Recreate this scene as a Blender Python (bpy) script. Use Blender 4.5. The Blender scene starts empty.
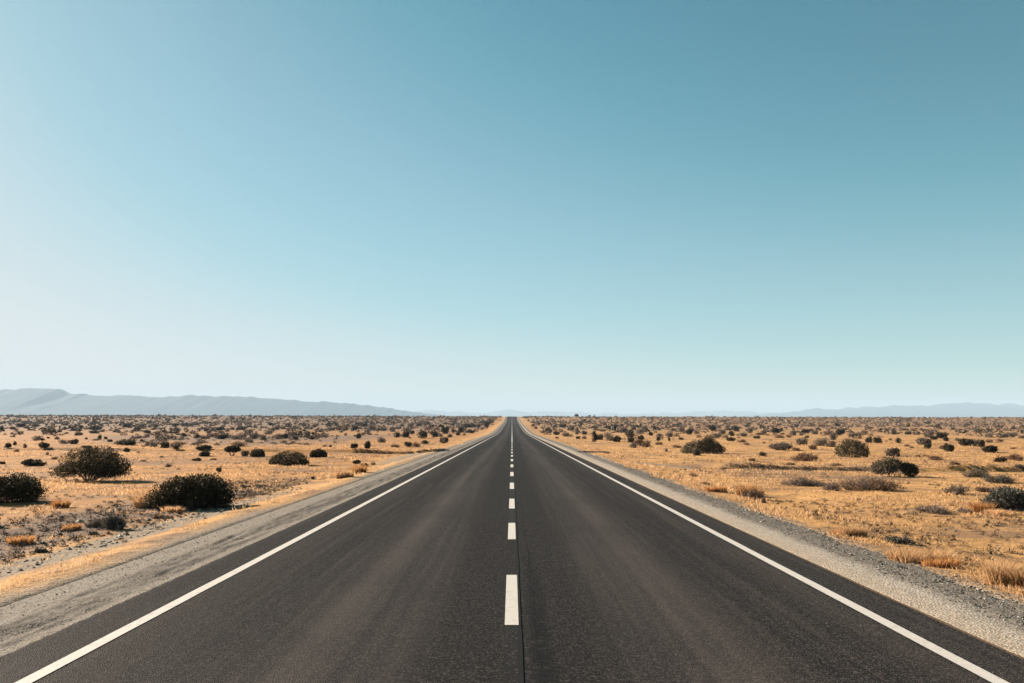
import bpy, math, random
import numpy as np
from mathutils import Vector

random.seed(7)
RNG = np.random.default_rng(11)
S = bpy.context.scene
COL = S.collection
PI = math.pi

# ------------------------------------------------------------------ noise and terrain
def _hash(ix, iy, seed):
    h = (ix.astype(np.int64) * 374761393 + iy.astype(np.int64) * 668265263 + seed * 1442695041) & 0xFFFFFFFF
    h = ((h ^ (h >> 13)) * 1274126177) & 0xFFFFFFFF
    h = (h ^ (h >> 16)) & 0xFFFFFF
    return h / float(0xFFFFFF)

def vnoise(x, y, seed=0):
    ix, iy = np.floor(x), np.floor(y)
    fx, fy = x - ix, y - iy
    fx, fy = fx * fx * (3 - 2 * fx), fy * fy * (3 - 2 * fy)
    a, b = _hash(ix, iy, seed), _hash(ix + 1, iy, seed)
    c, d = _hash(ix, iy + 1, seed), _hash(ix + 1, iy + 1, seed)
    return (a * (1 - fx) + b * fx) * (1 - fy) + (c * (1 - fx) + d * fx) * fy

def fbm(x, y, seed=0, octv=4):
    s, a, t = 0.0, 0.5, 0.0
    for k in range(octv):
        s = s + a * vnoise(x * 2 ** k, y * 2 ** k, seed + 31 * k)
        t += a
        a *= 0.5
    return s / t

def sstep(a, b, x):
    t = np.clip((x - a) / (b - a), 0, 1)
    return t * t * (3 - 2 * t)

# long section of the road: a shallow dip, then a climb to a crest at about 810 m
_py = np.array([-200, 0, 120, 230, 290, 340, 430, 540, 680, 810, 860, 1100, 1500, 3000, 60000.])
_pz = np.array([2.2, 0, -1.33, -2.52, -2.56, -2.4, -2.12, -1.75, 0.0, 1.78, 1.7, 0.6, -1.0, -6.0, -8.0])
_ty = np.arange(-200, 3001, 4.0)
_tz = np.interp(_ty, _py, _pz)
_k = np.hanning(27); _k /= _k.sum()
_tzs = np.convolve(np.pad(_tz, 13, mode='edge'), _k, mode='valid')
_wm = sstep(150, 240, _ty) * (1 - sstep(2700, 2950, _ty))
_tz = _tz * (1 - _wm) + _tzs * _wm
_ty = np.append(_ty, 60000.); _tz = np.append(_tz, -8.0)

def zbase(x, y):
    tilt = -0.0022 * np.clip(x, -900, 900) * sstep(150, 800, y) * (1 - sstep(1500, 3000, y))
    return np.interp(y, _ty, _tz) + tilt

def seg_dist(x, y, pts):
    """distance to a polyline and the signed side (positive = farther from the camera)"""
    best = np.full(np.shape(x), 1e9); side = np.zeros(np.shape(x))
    for (x0, y0), (x1, y1) in zip(pts[:-1], pts[1:]):
        dx, dy = x1 - x0, y1 - y0
        L2 = dx * dx + dy * dy
        t = np.clip(((x - x0) * dx + (y - y0) * dy) / L2, 0, 1)
        px, py = x0 + t * dx, y0 + t * dy
        d = np.hypot(x - px, y - py)
        m = d < best
        best = np.where(m, d, best)
        sg = np.sign(y - (y0 + (y1 - y0) * (x - x0) / (dx if abs(dx) > 1e-6 else 1e-6)))
        side = np.where(m, sg, side)
    return best, side

TRACK_R = [(4.2, 58.0), (6.8, 50.5), (10.5, 45.6), (16, 43.6), (24, 42.2), (40, 41.5), (90, 42.0)]
TRACK_L = [(-4.2, 69.5), (-8, 70.6), (-13, 72.6), (-24, 76), (-38, 80), (-60, 86), (-120, 101)]

def bank(x, y):
    """the dirt side tracks: a shallow cut with a low bank along their far side"""
    z = 0.0
    for tr, sgn, w0 in ((TRACK_R, 1, 0.9), (TRACK_L, -1, 1.1)):
        d, s = seg_dist(x, y, tr)
        on = sstep(8.0, 11.0, x) if sgn > 0 else sstep(4.6, 5.4, -x)
        up = sstep(w0, w0 + 0.24, d) * (1 - sstep(w0 + 0.7, w0 + 7.0, d)) * (s > 0)
        z = z + (0.20 * up * (0.35 + 0.9 * vnoise(x * 0.5, y * 0.5, 5)) - 0.09 * (1 - sstep(w0 - 0.2, w0 + .5, d))) * on
    return z

def rough(x, y):
    ax = np.abs(x)
    m = sstep(6.2, 9.5, ax)
    z = m * (0.26 * (fbm(x / 15, y / 15, 3, 3) - .5) + 0.15 * (fbm(x / 3.1, y / 3.1, 9, 3) - .5))
    z = z + sstep(5.6, 7.5, ax) * 0.055 * (fbm(x / .55, y / .55, 17, 3) - .5) * (1 - sstep(80, 160, np.hypot(x, y)))
    z = z + m * sstep(120, 400, y) * 0.9 * (fbm(x / 170, y / 170, 23, 3) - .5)
    return z

def terrain(x, y):
    x = np.asarray(x, float); y = np.asarray(y, float)
    ax = np.abs(x)
    side = -0.085 - 0.14 * sstep(5.5, 8.5, ax)
    # a low windrow of sand along the left shoulder
    sand = 0.03 * np.exp(-((x + 6.12 + .25 * (fbm(x * 0 + 1.5, y / 6, 41, 2) - .5)) / .3) ** 2)
    return zbase(x, y) + side + sand + rough(x, y) + bank(x, y)

# ------------------------------------------------------------------ camera
CAM_H = 1.85
FPX = 900.0
PITCH = math.atan((416.4 - 341.5) / FPX)
cd = bpy.data.cameras.new('camera')
cd.sensor_width = 36.0
cd.lens = FPX / 1024 * 36
cd.clip_start, cd.clip_end = 0.1, 90000
cam = bpy.data.objects.new('camera', cd)
COL.objects.link(cam)
cam.location = (0, 0, CAM_H)
cam.rotation_euler = (PI / 2 + PITCH, 0, 0)
S.camera = cam

_tt = np.concatenate([np.arange(3, 120, .05), 120 * 1.0012 ** np.arange(0, 2200)])
def spot(px, py):
    """point on the ground that is seen at that place of the photograph"""
    u, v = (px - 512) / FPX, (341.5 - py) / FPX
    dy = math.cos(PITCH) - v * math.sin(PITCH)
    dz = math.sin(PITCH) + v * math.cos(PITCH)
    x, y, z = _tt * u / dy, _tt, CAM_H + _tt * dz / dy
    h = terrain(x, y)
    i = np.argmax(z < h)
    if not (z < h).any():
        i = np.searchsorted(_tt, 800)
    return float(x[i]), float(y[i])

# ------------------------------------------------------------------ mesh helpers
def mesh_np(name, verts, quads=None, tris=None, smooth=False, colors=None):
    me = bpy.data.meshes.new(name)
    verts = np.asarray(verts, np.float32).reshape(-1, 3)
    me.vertices.add(len(verts)); me.vertices.foreach_set('co', verts.ravel())
    loops, starts, tot, pos = [], [], [], 0
    for f in (quads, tris):
        if f is None or len(f) == 0:
            continue
        f = np.asarray(f, np.int32); k = f.shape[1]
        loops.append(f.ravel()); starts.append(pos + np.arange(len(f)) * k); tot.append(np.full(len(f), k))
        pos += f.size
    loops = np.concatenate(loops).astype(np.int32)
    me.loops.add(len(loops)); me.loops.foreach_set('vertex_index', loops)
    st = np.concatenate(starts).astype(np.int32)
    me.polygons.add(len(st)); me.polygons.foreach_set('loop_start', st)
    me.polygons.foreach_set('loop_total', np.concatenate(tot).astype(np.int32))
    me.polygons.foreach_set('use_smooth', np.full(len(st), bool(smooth)))
    me.update(calc_edges=True)
    if colors is not None:
        ca = me.color_attributes.new('zone', 'FLOAT_COLOR', 'POINT')
        c = np.ones((len(verts), 4), np.float32); c[:, :colors.shape[1]] = colors
        ca.data.foreach_set('color', c.ravel())
    return me

def obj(name, me, mat=None, parent=None, **props):
    o = bpy.data.objects.new(name, me)
    COL.objects.link(o)
    if mat is not None and me is not None and not me.materials:
        me.materials.append(mat)
    if parent is not None:
        o.parent = parent
    for k, v in props.items():
        o[k] = v
    return o

def grid_mesh(name, xs, ys, zf, colorf=None, smooth=True):
    X, Y = np.meshgrid(xs, ys)
    Z = zf(X, Y)
    n, m = X.shape
    idx = np.arange(n * m).reshape(n, m)
    q = np.stack([idx[:-1, :-1], idx[:-1, 1:], idx[1:, 1:], idx[1:, :-1]], -1).reshape(-1, 4)
    c = colorf(X, Y).reshape(n * m, -1) if colorf else None
    return mesh_np(name, np.stack([X, Y, Z], -1).reshape(-1, 3), q, smooth=smooth, colors=c)

# ------------------------------------------------------------------ materials
class NT:
    def __init__(s, name):
        s.m = bpy.data.materials.new(name); s.m.use_nodes = True
        s.t = s.m.node_tree; s.t.nodes.clear()
        s.out = s.n('ShaderNodeOutputMaterial')
    def n(s, kind, **kw):
        nd = s.t.nodes.new(kind)
        for k, v in kw.items():
            setattr(nd, k, v)
        return nd
    def link(s, a, b):
        s.t.links.new(a, b)
    def val(s, sock, v):
        if hasattr(v, 'is_output'):
            s.link(v, sock)
        else:
            sock.default_value = v
    def coord(s, scale=(1, 1, 1), kind='Object'):
        tc = s.n('ShaderNodeTexCoord'); mp = s.n('ShaderNodeMapping')
        mp.inputs['Scale'].default_value = scale
        s.link(tc.outputs[kind], mp.inputs['Vector'])
        return mp.outputs[0]
    def noise(s, scale, detail=4, rough=.55, co=None, lac=2.0):
        nd = s.n('ShaderNodeTexNoise')
        nd.inputs['Scale'].default_value = scale; nd.inputs['Detail'].default_value = detail
        nd.inputs['Roughness'].default_value = rough
        if co is not None:
            s.link(co, nd.inputs['Vector'])
        return nd.outputs['Fac']
    def voronoi(s, scale, co=None, feature='F1', rnd=1.0):
        nd = s.n('ShaderNodeTexVoronoi', feature=feature)
        nd.inputs['Scale'].default_value = scale; nd.inputs['Randomness'].default_value = rnd
        if co is not None:
            s.link(co, nd.inputs['Vector'])
        return nd
    def ramp(s, fac, stops, interp='LINEAR'):
        nd = s.n('ShaderNodeValToRGB'); cr = nd.color_ramp; cr.interpolation = interp
        while len(cr.elements) < len(stops):
            cr.elements.new(0.5)
        for e, (p, c) in zip(cr.elements, stops):
            e.position = p
            e.color = (c, c, c, 1) if not hasattr(c, '__len__') else (*c, 1)
        s.link(fac, nd.inputs[0])
        return nd.outputs[0]
    def mix(s, fac, a, b, blend='MIX'):
        nd = s.n('ShaderNodeMix', data_type='RGBA', blend_type=blend)
        s.val(nd.inputs[0], fac)
        for sock, v in ((nd.inputs[6], a), (nd.inputs[7], b)):
            s.val(sock, (*v, 1) if isinstance(v, tuple) and len(v) == 3 else v)
        return nd.outputs[2]
    def scale(s, c, k):
        nd = s.n('ShaderNodeVectorMath', operation='SCALE'); s.link(c, nd.inputs[0]); s.val(nd.inputs['Scale'], k)
        return nd.outputs[0]
    def math(s, op, a, b=0.0, clamp=False):
        nd = s.n('ShaderNodeMath', operation=op, use_clamp=clamp)
        s.val(nd.inputs[0], a); s.val(nd.inputs[1], b)
        return nd.outputs[0]
    def rng(s, v, a, b, c=0.0, d=1.0):
        nd = s.n('ShaderNodeMapRange', interpolation_type='SMOOTHSTEP')
        s.val(nd.inputs[0], v)
        for i, q in enumerate((a, b, c, d)):
            nd.inputs[i + 1].default_value = q
        return nd.outputs[0]
    def bump(s, h, strength, dist, normal=None):
        nd = s.n('ShaderNodeBump'); nd.inputs['Strength'].default_value = strength
        nd.inputs['Distance'].default_value = dist
        s.link(h, nd.inputs['Height'])
        if normal is not None:
            s.link(normal, nd.inputs['Normal'])
        return nd.outputs[0]
    def principled(s, color, rough=.9, spec=.2, normal=None):
        p = s.n('ShaderNodeBsdfPrincipled')
        s.val(p.inputs['Base Color'], (*color, 1) if isinstance(color, tuple) else color)
        s.val(p.inputs['Roughness'], rough)
        s.val(p.inputs['Specular IOR Level'], spec)
        if normal is not None:
            s.link(normal, p.inputs['Normal'])
        return p.outputs[0]
    def done(s, sh):
        s.link(sh, s.out.inputs['Surface'])
        return s.m

def mat_leaf(name, dark, light, transl=.18, rough=.75):
    t = NT(name)
    gi = t.n('ShaderNodeNewGeometry'); oi = t.n('ShaderNodeObjectInfo')
    c = t.mix(gi.outputs['Random Per Island'], dark, light)
    k = t.math('MULTIPLY_ADD', oi.outputs['Random'], .4); k.node.inputs[2].default_value = .8
    sc = t.n('ShaderNodeVectorMath', operation='SCALE'); t.link(c, sc.inputs[0]); t.link(k, sc.inputs['Scale'])
    p = t.principled(sc.outputs[0], rough, .18)
    tr = t.n('ShaderNodeBsdfTranslucent'); t.link(sc.outputs[0], tr.inputs[0])
    mx = t.n('ShaderNodeMixShader'); mx.inputs[0].default_value = transl
    t.link(p, mx.inputs[1]); t.link(tr.outputs[0], mx.inputs[2])
    return t.done(mx.outputs[0])

LEAF = {
    'd': mat_leaf('leaf_dark_green', (.011, .0085, .0045), (.060, .046, .019)),
    'o': mat_leaf('leaf_olive', (.038, .032, .018), (.092, .076, .042)),
    'g': mat_leaf('leaf_grey_sage', (.085, .064, .050), (.20, .155, .122)),
    'b': mat_leaf('leaf_dry_brown', (.085, .048, .028), (.22, .13, .074)),
    's': mat_leaf('leaf_silver_sage', (.026, .027, .022), (.12, .112, .09)),
}
TWIG = mat_leaf('bare_twig', (.07, .050, .040), (.165, .125, .10), 0.0)
TWIGD = mat_leaf('dark_twig', (.045, .035, .030), (.12, .095, .085), 0.0)
BARK = mat_leaf('pale_bark', (.18, .14, .10), (.27, .21, .155), 0.0)
GRASS = mat_leaf('dry_grass_blade', (.36, .205, .095), (.52, .345, .19), .5, .6)
GRASSR = mat_leaf('russet_grass_blade', (.25, .115, .042), (.42, .22, .085), .6, .6)

def mat_ground():
    t = NT('dry_ground')
    co = t.coord()
    vc = t.n('ShaderNodeVertexColor', layer_name='zone')
    sp = t.n('ShaderNodeSeparateColor'); t.link(vc.outputs[0], sp.inputs[0])
    big = t.noise(.055, 4, .6, co); med = t.noise(.42, 5, .62, co); fine = t.noise(3.2, 5, .65, co); micro = t.noise(22, 3, .6, co)
    gold = t.mix(t.rng(big, .36, .66), (.56, .325, .132), (.46, .262, .112))
    gold = t.mix(t.rng(fine, .30, .72), t.mix(.5, gold, (.33, .165, .055)), gold)
    gold = t.mix(t.rng(micro, .35, .75, .0, .55), gold, (.60, .38, .16))
    sx = t.n('ShaderNodeSeparateXYZ'); t.link(co, sx.inputs[0])
    gold = t.mix(t.rng(sx.outputs[0], -6.5, -10, 0, 1), gold, t.mix(1.0, gold, (.87, .78, .68), 'MULTIPLY'))
    soil = t.mix(fine, (.19, .108, .058), (.33, .20, .11))
    c = t.mix(t.rng(med, .48, .62, 0, .85), gold, soil)
    c = t.mix(t.rng(t.noise(1.25, 5, .68, co), .52, .64, 0, .65), c, t.mix(fine, (.20, .122, .072), (.33, .215, .13)))
    litter = t.math('MULTIPLY', t.rng(fine, .54, .64), t.rng(med, .40, .56))
    c = t.mix(t.math('MULTIPLY', litter, .9), c, (.10, .057, .034))
    brush = t.mix(fine, (.10, .068, .050), (.225, .158, .116))
    bf = t.math('MULTIPLY', sp.outputs[2], t.rng(t.noise(.9, 5, .65, co), .24, .52))
    c = t.mix(bf, c, brush)
    gr = t.mix(t.rng(t.noise(26, 3, .7, co), .3, .7), (.165, .135, .105), (.32, .272, .215))
    c = t.mix(sp.outputs[1], c, gr)
    c = t.mix(sp.outputs[0], c, t.mix(micro, (.45, .275, .125), (.58, .375, .19)))
    h = t.math('ADD', t.math('MULTIPLY', fine, .7), t.math('MULTIPLY', micro, .3))
    nm = t.bump(h, .9, .10)
    return t.done(t.principled(t.scale(c, .63), .95, .08, nm))

def mat_shoulder(left):
    t = NT('shoulder_gravel')
    co = t.coord()
    vc = t.n('ShaderNodeVertexColor', layer_name='zone')
    sp = t.n('ShaderNodeSeparateColor'); t.link(vc.outputs[0], sp.inputs[0])
    v = t.voronoi(38, co); v2 = t.voronoi(17, co)
    grain = t.noise(60, 3, .7, co); mid = t.noise(2.2, 5, .6, co)
    stone = t.n('ShaderNodeSeparateColor'); t.link(v.outputs['Color'], stone.inputs[0])
    stone2 = t.n('ShaderNodeSeparateColor'); t.link(v2.outputs['Color'], stone2.inputs[0])
    base = t.mix(mid, (.33, .298, .255), (.43, .392, .338))
    c = t.mix(t.rng(grain, .3, .75, 0, .6), base, (.23, .20, .165))
    c = t.mix(t.math('MULTIPLY', t.rng(stone.outputs[0], .70, .9), .6), c, (.56, .51, .44))
    c = t.mix(t.math('MULTIPLY', t.rng(stone.outputs[1], .72, .9), .65), c, (.11, .10, .09))
    co2 = t.mix(t.rng(stone2.outputs[0], .2, .8), (.26, .24, .21), (.66, .62, .55))
    co2 = t.mix(t.rng(v2.outputs['Distance'], .028, .05), co2, (.085, .075, .065))
    c = t.mix(t.math('MULTIPLY', sp.outputs[1], .75), c, co2)
    c = t.mix(sp.outputs[0], c, (.022, .018, .015))
    c = t.mix(sp.outputs[2], c, (.52, .34, .17))
    h = t.math('ADD', t.math('MULTIPLY', v.outputs['Distance'], 2.0), grain)
    nm = t.bump(h, .6, .008)
    nm = t.bump(t.math('MULTIPLY', t.math('SUBTRACT', 1.0, v2.outputs['Distance']), sp.outputs[1]), .5, .02, nm)
    return t.done(t.principled(t.scale(c, .36 if left else .66), .95, .1, nm))

def mat_asphalt():
    t = NT('asphalt')
    co = t.coord()
    sx = t.n('ShaderNodeSeparateXYZ'); t.link(co, sx.inputs[0])
    streak = t.noise(1.0, 5, .6, t.coord((2.6, .035, 1)))
    streak2 = t.noise(1.0, 4, .6, t.coord((9, .12, 1)))
    wob = t.math('MULTIPLY', t.math('SUBTRACT', t.noise(.5, 3, .5, t.coord((.3, .12, 1))), .5), .5)
    ax = t.math('ABSOLUTE', t.math('ADD', sx.outputs[0], wob))
    pos = t.math('DIVIDE', ax, 4.2)
    K = (.0163, .0142, .0158); B = (.160, .135, .124); D = (.0212, .0187, .0202); O = (.047, .041, .0415)
    band = t.ramp(pos, [(0.0, K), (.15, K), (.25, (.069, .058, .0565)), (.33, (.079, .066, .063)), (.40, B), (.47, (.070, .058, .0535)), (.57, D), (.68, D), (.79, (.070, .059, .0535)), (.86, O), (1.0, O)])
    c = t.mix(t.rng(streak, .34, .68), t.mix(.60, band, (.020, .0185, .0185)), band)
    c = t.mix(t.math('MULTIPLY', t.rng(streak2, .45, .70, 0, .6), t.rng(pos, .12, .25)), c, (.105, .087, .077))
    patch = t.noise(.35, 4, .6, co)
    c = t.mix(t.rng(patch, .42, .66, 0, .30), c, (.026, .025, .027))
    g = t.noise(95, 4, .8, co); g2 = t.noise(34, 3, .7, co)
    c = t.mix(t.rng(g, .44, .62, 0, .72), c, (.008, .008, .009))
    c = t.mix(t.rng(g2, .48, .66, 0, .40), c, (.010, .0095, .010))
    c = t.mix(t.rng(g2, .50, .36, 0, .35), c, (.082, .073, .066))
    v = t.voronoi(85, co)
    vs = t.n('ShaderNodeSeparateColor'); t.link(v.outputs['Color'], vs.inputs[0])
    c = t.mix(t.math('MULTIPLY', t.rng(vs.outputs[0], .76, .95), .55), c, (.20, .178, .16))
    v3 = t.voronoi(16, co); v3s = t.n('ShaderNodeSeparateColor'); t.link(v3.outputs['Color'], v3s.inputs[0])
    fleck = t.math('MULTIPLY', t.math('GREATER_THAN', v3s.outputs[1], .93), t.math('LESS_THAN', v3.outputs['Distance'], .014))
    c = t.mix(t.math('MULTIPLY', fleck, .8), c, (.34, .31, .27))
    # the wandering joint right of the centre line, broken and uneven
    jw = t.math('MULTIPLY', t.math('SUBTRACT', t.noise(1.0, 5, .65, t.coord((.01, .42, 1))), .5), .16)
    jx = t.math('ABSOLUTE', t.math('SUBTRACT', t.math('ADD', sx.outputs[0], jw), .225))
    jn = t.noise(1.0, 4, .7, t.coord((3, 1.6, 1)))
    joint = t.math('MULTIPLY', t.rng(jx, .004, .012, 1, 0), t.rng(jn, .38, .58))
    c = t.mix(t.math('MULTIPLY', joint, .85), c, (.006, .006, .006))
    # faint transverse cracks
    cr = t.noise(1.0, 5, .65, t.coord((.55, .95, 1)))
    crk = t.math('MULTIPLY', t.rng(t.math('ABSOLUTE', t.math('SUBTRACT', cr, .5)), 0, .0035, 1, 0), t.rng(t.noise(.33, 2, .5, co), .52, .62))
    c = t.mix(t.math('MULTIPLY', crk, .6), c, (.012, .011, .011))
    stain_x = t.math('ABSOLUTE', t.math('SUBTRACT', t.math('ADD', sx.outputs[0], t.math('MULTIPLY', wob, .35)), .24))
    stain = t.math('MULTIPLY', t.rng(stain_x, .03, .15, 1, 0), t.rng(sx.outputs[1], 8, 16, .75, 0))
    c = t.mix(t.math('MULTIPLY', stain, t.rng(t.noise(7, 4, .65, co), .25, .55)), c, (.008, .008, .009))
    nm = t.bump(t.math('ADD', t.math('MULTIPLY', g, .6), t.math('MULTIPLY', v.outputs['Distance'], 1.0)), .55, .012)
    c = t.scale(c, .60)
    rg = t.ramp(pos, [(0, .66), (.16, .66), (.25, .60), (.45, .60), (.6, .64), (1, .66)])
    df = t.n('ShaderNodeBsdfDiffuse'); df.inputs['Roughness'].default_value = 1.0
    t.link(c, df.inputs[0]); t.link(nm, df.inputs['Normal'])
    mx = t.n('ShaderNodeMixShader'); mx.inputs[0].default_value = .42
    t.link(df.outputs[0], mx.inputs[1]); t.link(t.principled(c, rg, .11, nm), mx.inputs[2])
    return t.done(mx.outputs[0])

def mat_paint():
    t = NT('road_paint')
    co = t.coord()
    n1 = t.noise(9, 5, .7, co); n2 = t.noise(70, 3, .7, co)
    c = t.mix(n1, (.29, .283, .265), (.345, .34, .325))
    n3 = t.noise(14, 5, .75, co)
    c = t.mix(t.rng(n3, .54, .68, 0, .6), c, (.13, .122, .11))
    c = t.mix(t.rng(n2, .58, .72, 0, .8), c, (.12, .115, .105))
    return t.done(t.principled(c, .65, .3, t.bump(n2, .4, .006)))

def mat_tar(name, a, b):
    t = NT(name); co = t.coord()
    n = t.noise(34, 4, .8, co)
    c = t.mix(t.rng(n, .56, .66), a, b)
    return t.done(t.principled(c, .8, .06, t.bump(n, .6, .01)))

def mat_rock(name, a, b, s=.004):
    t = NT(name); co = t.coord()
    c = t.mix(t.rng(t.noise(s, 6, .65, co), .35, .68), a, b)
    return t.done(t.principled(c, .95, .05))

def mat_stone():
    t = NT('loose_stone')
    gi = t.n('ShaderNodeNewGeometry')
    c = t.ramp(gi.outputs['Random Per Island'], [(0, (.05, .047, .042)), (.35, (.18, .165, .14)), (.7, (.40, .37, .32)), (1, (.66, .62, .55))])
    return t.done(t.principled(t.scale(c, .5), .9, .15))

def mat_scrub():
    t = NT('far_scrub_leaf')
    vc = t.n('ShaderNodeVertexColor', layer_name='zone')
    gi = t.n('ShaderNodeNewGeometry')
    k = t.math('MULTIPLY_ADD', gi.outputs['Random Per Island'], .9); k.node.inputs[2].default_value = .55
    sc = t.n('ShaderNodeVectorMath', operation='SCALE'); t.link(vc.outputs[0], sc.inputs[0]); t.link(k, sc.inputs['Scale'])
    return t.done(t.principled(sc.outputs[0], .85, .1))

# ------------------------------------------------------------------ ground, shoulders, road
def spaced(a, first, rate, end):
    out = [a]
    while out[-1] < end:
        out.append(out[-1] + max(first, rate * abs(out[-1])))
    return np.array(out)

ypos = np.concatenate([-spaced(4, .5, .12, 300)[::-1], np.arange(-3.5, 4.0, .5), spaced(4.0, .075, .0085, 36), ])
ypos = np.concatenate([ypos, np.arange(ypos[-1] + .17, 90, .17)]); ypos = np.concatenate([ypos, spaced(ypos[-1] + .6, .6, .0085, 140)])
y2 = spaced(ypos[-1] + 1.2, 1.2, .016, 1400); y3 = spaced(y2[-1] + 30, 30, .07, 26000)
ypos = np.concatenate([ypos, y2, y3])
xh = spaced(4.6, .08, .0105, 160); xh = np.concatenate([xh, spaced(xh[-1] + 2, 2, .03, 2500)]); xh = np.concatenate([xh, spaced(xh[-1] + 120, 120, .09, 23000)])
xpos = np.concatenate([-xh[::-1], [-4.2, -2, 0, 2, 4.2], xh])

def ground_z(X, Y):
    z = terrain(X, Y)
    # sink it under the road and the gravel shoulders; their feathered edges dip below it
    return z - .16 * (1 - sstep(5.3, 5.62, np.abs(X)))

def zones(X, Y):
    ax = np.abs(X)
    R = np.zeros_like(X)
    wob = .5 * (fbm(X / 3, Y / 5, 51, 3) - .5)
    # pale sand line along the left shoulder
    R = .9 * sstep(.26, .08, np.abs(X + 6.15 + wob)) * sstep(.30, .45, fbm(X / 2, Y / 9, 61, 3)) * (1 - sstep(60, 110, Y))
    G = np.zeros_like(X)
    G = np.maximum(G, .95 * sstep(.55, .25, np.abs(X + 6.95 + wob)) * (1 - sstep(20, 34, Y)))
    G = np.maximum(G, 1 - sstep(5.5, 6.2, ax + wob * 1.6))
    for tr, w in ((TRACK_R, .85), (TRACK_L, 1.1)):
        d, s = seg_dist(X, Y, tr)
        G = np.maximum(G, .9 * (1 - sstep(w * .6, w * .95, d + wob * .5)))
    # gravel apron where the left track meets the road
    G = np.maximum(G, .95 * sstep(43, 56, Y + wob * 8) * (1 - sstep(69, 70.5, Y)) * (1 - sstep(6.8, 8.4, -X + wob * 2)) * (X < 0))
    # grey brushy litter: left verge, beyond the far tracks, right mid field
    nb = fbm(X / 9, Y / 9, 71, 3)
    Bm = sstep(7.3, 8.4, -X + wob * 2) * (1 - sstep(9.6, 11.5, -X + wob * 2)) * (1 - sstep(26, 42, Y)) * 1.0
    Bm = np.maximum(Bm, sstep(92, 110, Y) * (1 - sstep(190, 250, Y)) * sstep(18, 28, -X) * (1 - sstep(.42, .5, -X / np.maximum(Y, 1))) * .9)
    Bm = np.maximum(Bm, sstep(26, 32, Y) * (1 - sstep(44, 50, Y)) * sstep(8, 11, X) * sstep(.5, .62, nb) * .9)
    Bm = np.maximum(Bm, sstep(150, 420, Y) * sstep(9, 14, ax) * np.where(X < 0, .95, .55))
    Bm = np.maximum(Bm, sstep(.64, .74, nb) * .5 * sstep(8, 10, ax))
    return np.stack([R, G, Bm], -1)

ground = obj('ground', grid_mesh('ground', xpos, ypos, ground_z, zones), mat_ground(), kind='structure')

ROAD_W = 4.07
def shoulder(side):
    us = np.concatenate([[0, .06, .1, .15, .16, .18], np.linspace(.2, 1.45, 30), np.linspace(1.52, 2.4, 13)])
    ys = np.concatenate([np.arange(-60, 3, 1.0), spaced(3.0, .05, .0062, 900)])
    def f(U, Y):
        X = side * (ROAD_W - .06 + U)
        z = zbase(X, Y) - .014 - .045 * U
        g = 1 - sstep(60, 140, Y)
        z = z - .004 * (U < .155) + .009 * (fbm(X / .11, Y / .11, 81, 2) - .5) * g
        if side < 0:
            m = sstep(.25, .4, U) * (1 - sstep(.9, 1.05, U))
            z = z + m * g * (.050 * (fbm(X / .10, Y / 1.3, 83, 3) - .5) + .026 * (fbm(X / .1, Y / .16, 84, 2) - .5))
            z = z - .022 * sstep(.98, 1.03, U + .06 * (fbm(Y / .8, Y * 0, 85, 3) - .5)) * g
        else:
            m = sstep(.75, 1.0, U)
            z = z + m * g * .03 * (fbm(X / .09, Y / .09, 87, 2) - .5)
        # feathered outer edge that sinks below the ground
        e = (1.78 if side < 0 else 1.62) + .5 * (fbm(Y / 2.2 + side * 7, Y * 0 + 3, 89, 4) - .5)
        z = z - .22 * sstep(e - .1, e + .35, U)
        return z
    def cf(U, Y):
        X = side * (ROAD_W - .06 + U)
        R = np.zeros_like(U); G = np.zeros_like(U); B = np.zeros_like(U)
        if side < 0:
            R = .75 * sstep(.05, .015, np.abs(U - 1.0 + .06 * (fbm(Y / .8, Y * 0, 85, 3) - .5))) * sstep(.25, .5, fbm(Y / 1.5, Y * 0, 91, 2))
            ln = fbm(X / .085, Y / .75, 93, 3)
            R = np.maximum(R, .62 * sstep(.54, .62, ln) * sstep(.22, .35, U) * (1 - sstep(.85, .97, U)))
            G = .75 * sstep(.25, .45, U) * (1 - sstep(.9, 1.0, U)) * (.3 + fbm(X / .4, Y / 1.6, 97, 3))
            B = .35 * sstep(1.85, 2.0, U)
        else:
            G = sstep(.55, 1.05, U + .25 * (fbm(X / .5, Y / .9, 95, 3) - .5))
            B = .30 * (1 - sstep(.3, .7, U)) * .5
        R = np.maximum(R, 1.0 * (U < .155))
        return np.stack([R, G, B], -1)
    U, Y = np.meshgrid(us, ys)
    Z = f(U, Y); n, m = U.shape
    idx = np.arange(n * m).reshape(n, m)
    q = np.stack([idx[:-1, :-1], idx[:-1, 1:], idx[1:, 1:], idx[1:, :-1]], -1).reshape(-1, 4)
    if side < 0:
        q = q[:, ::-1]
    X = side * (ROAD_W - .06 + U)
    me = mesh_np('gravel_shoulder', np.stack([X, Y, Z], -1).reshape(-1, 3), q, smooth=True, colors=cf(U, Y).reshape(-1, 3))
    return obj('gravel_shoulder', me, mat_shoulder(side < 0), kind='structure')
shoulder(-1); shoulder(1)

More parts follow.
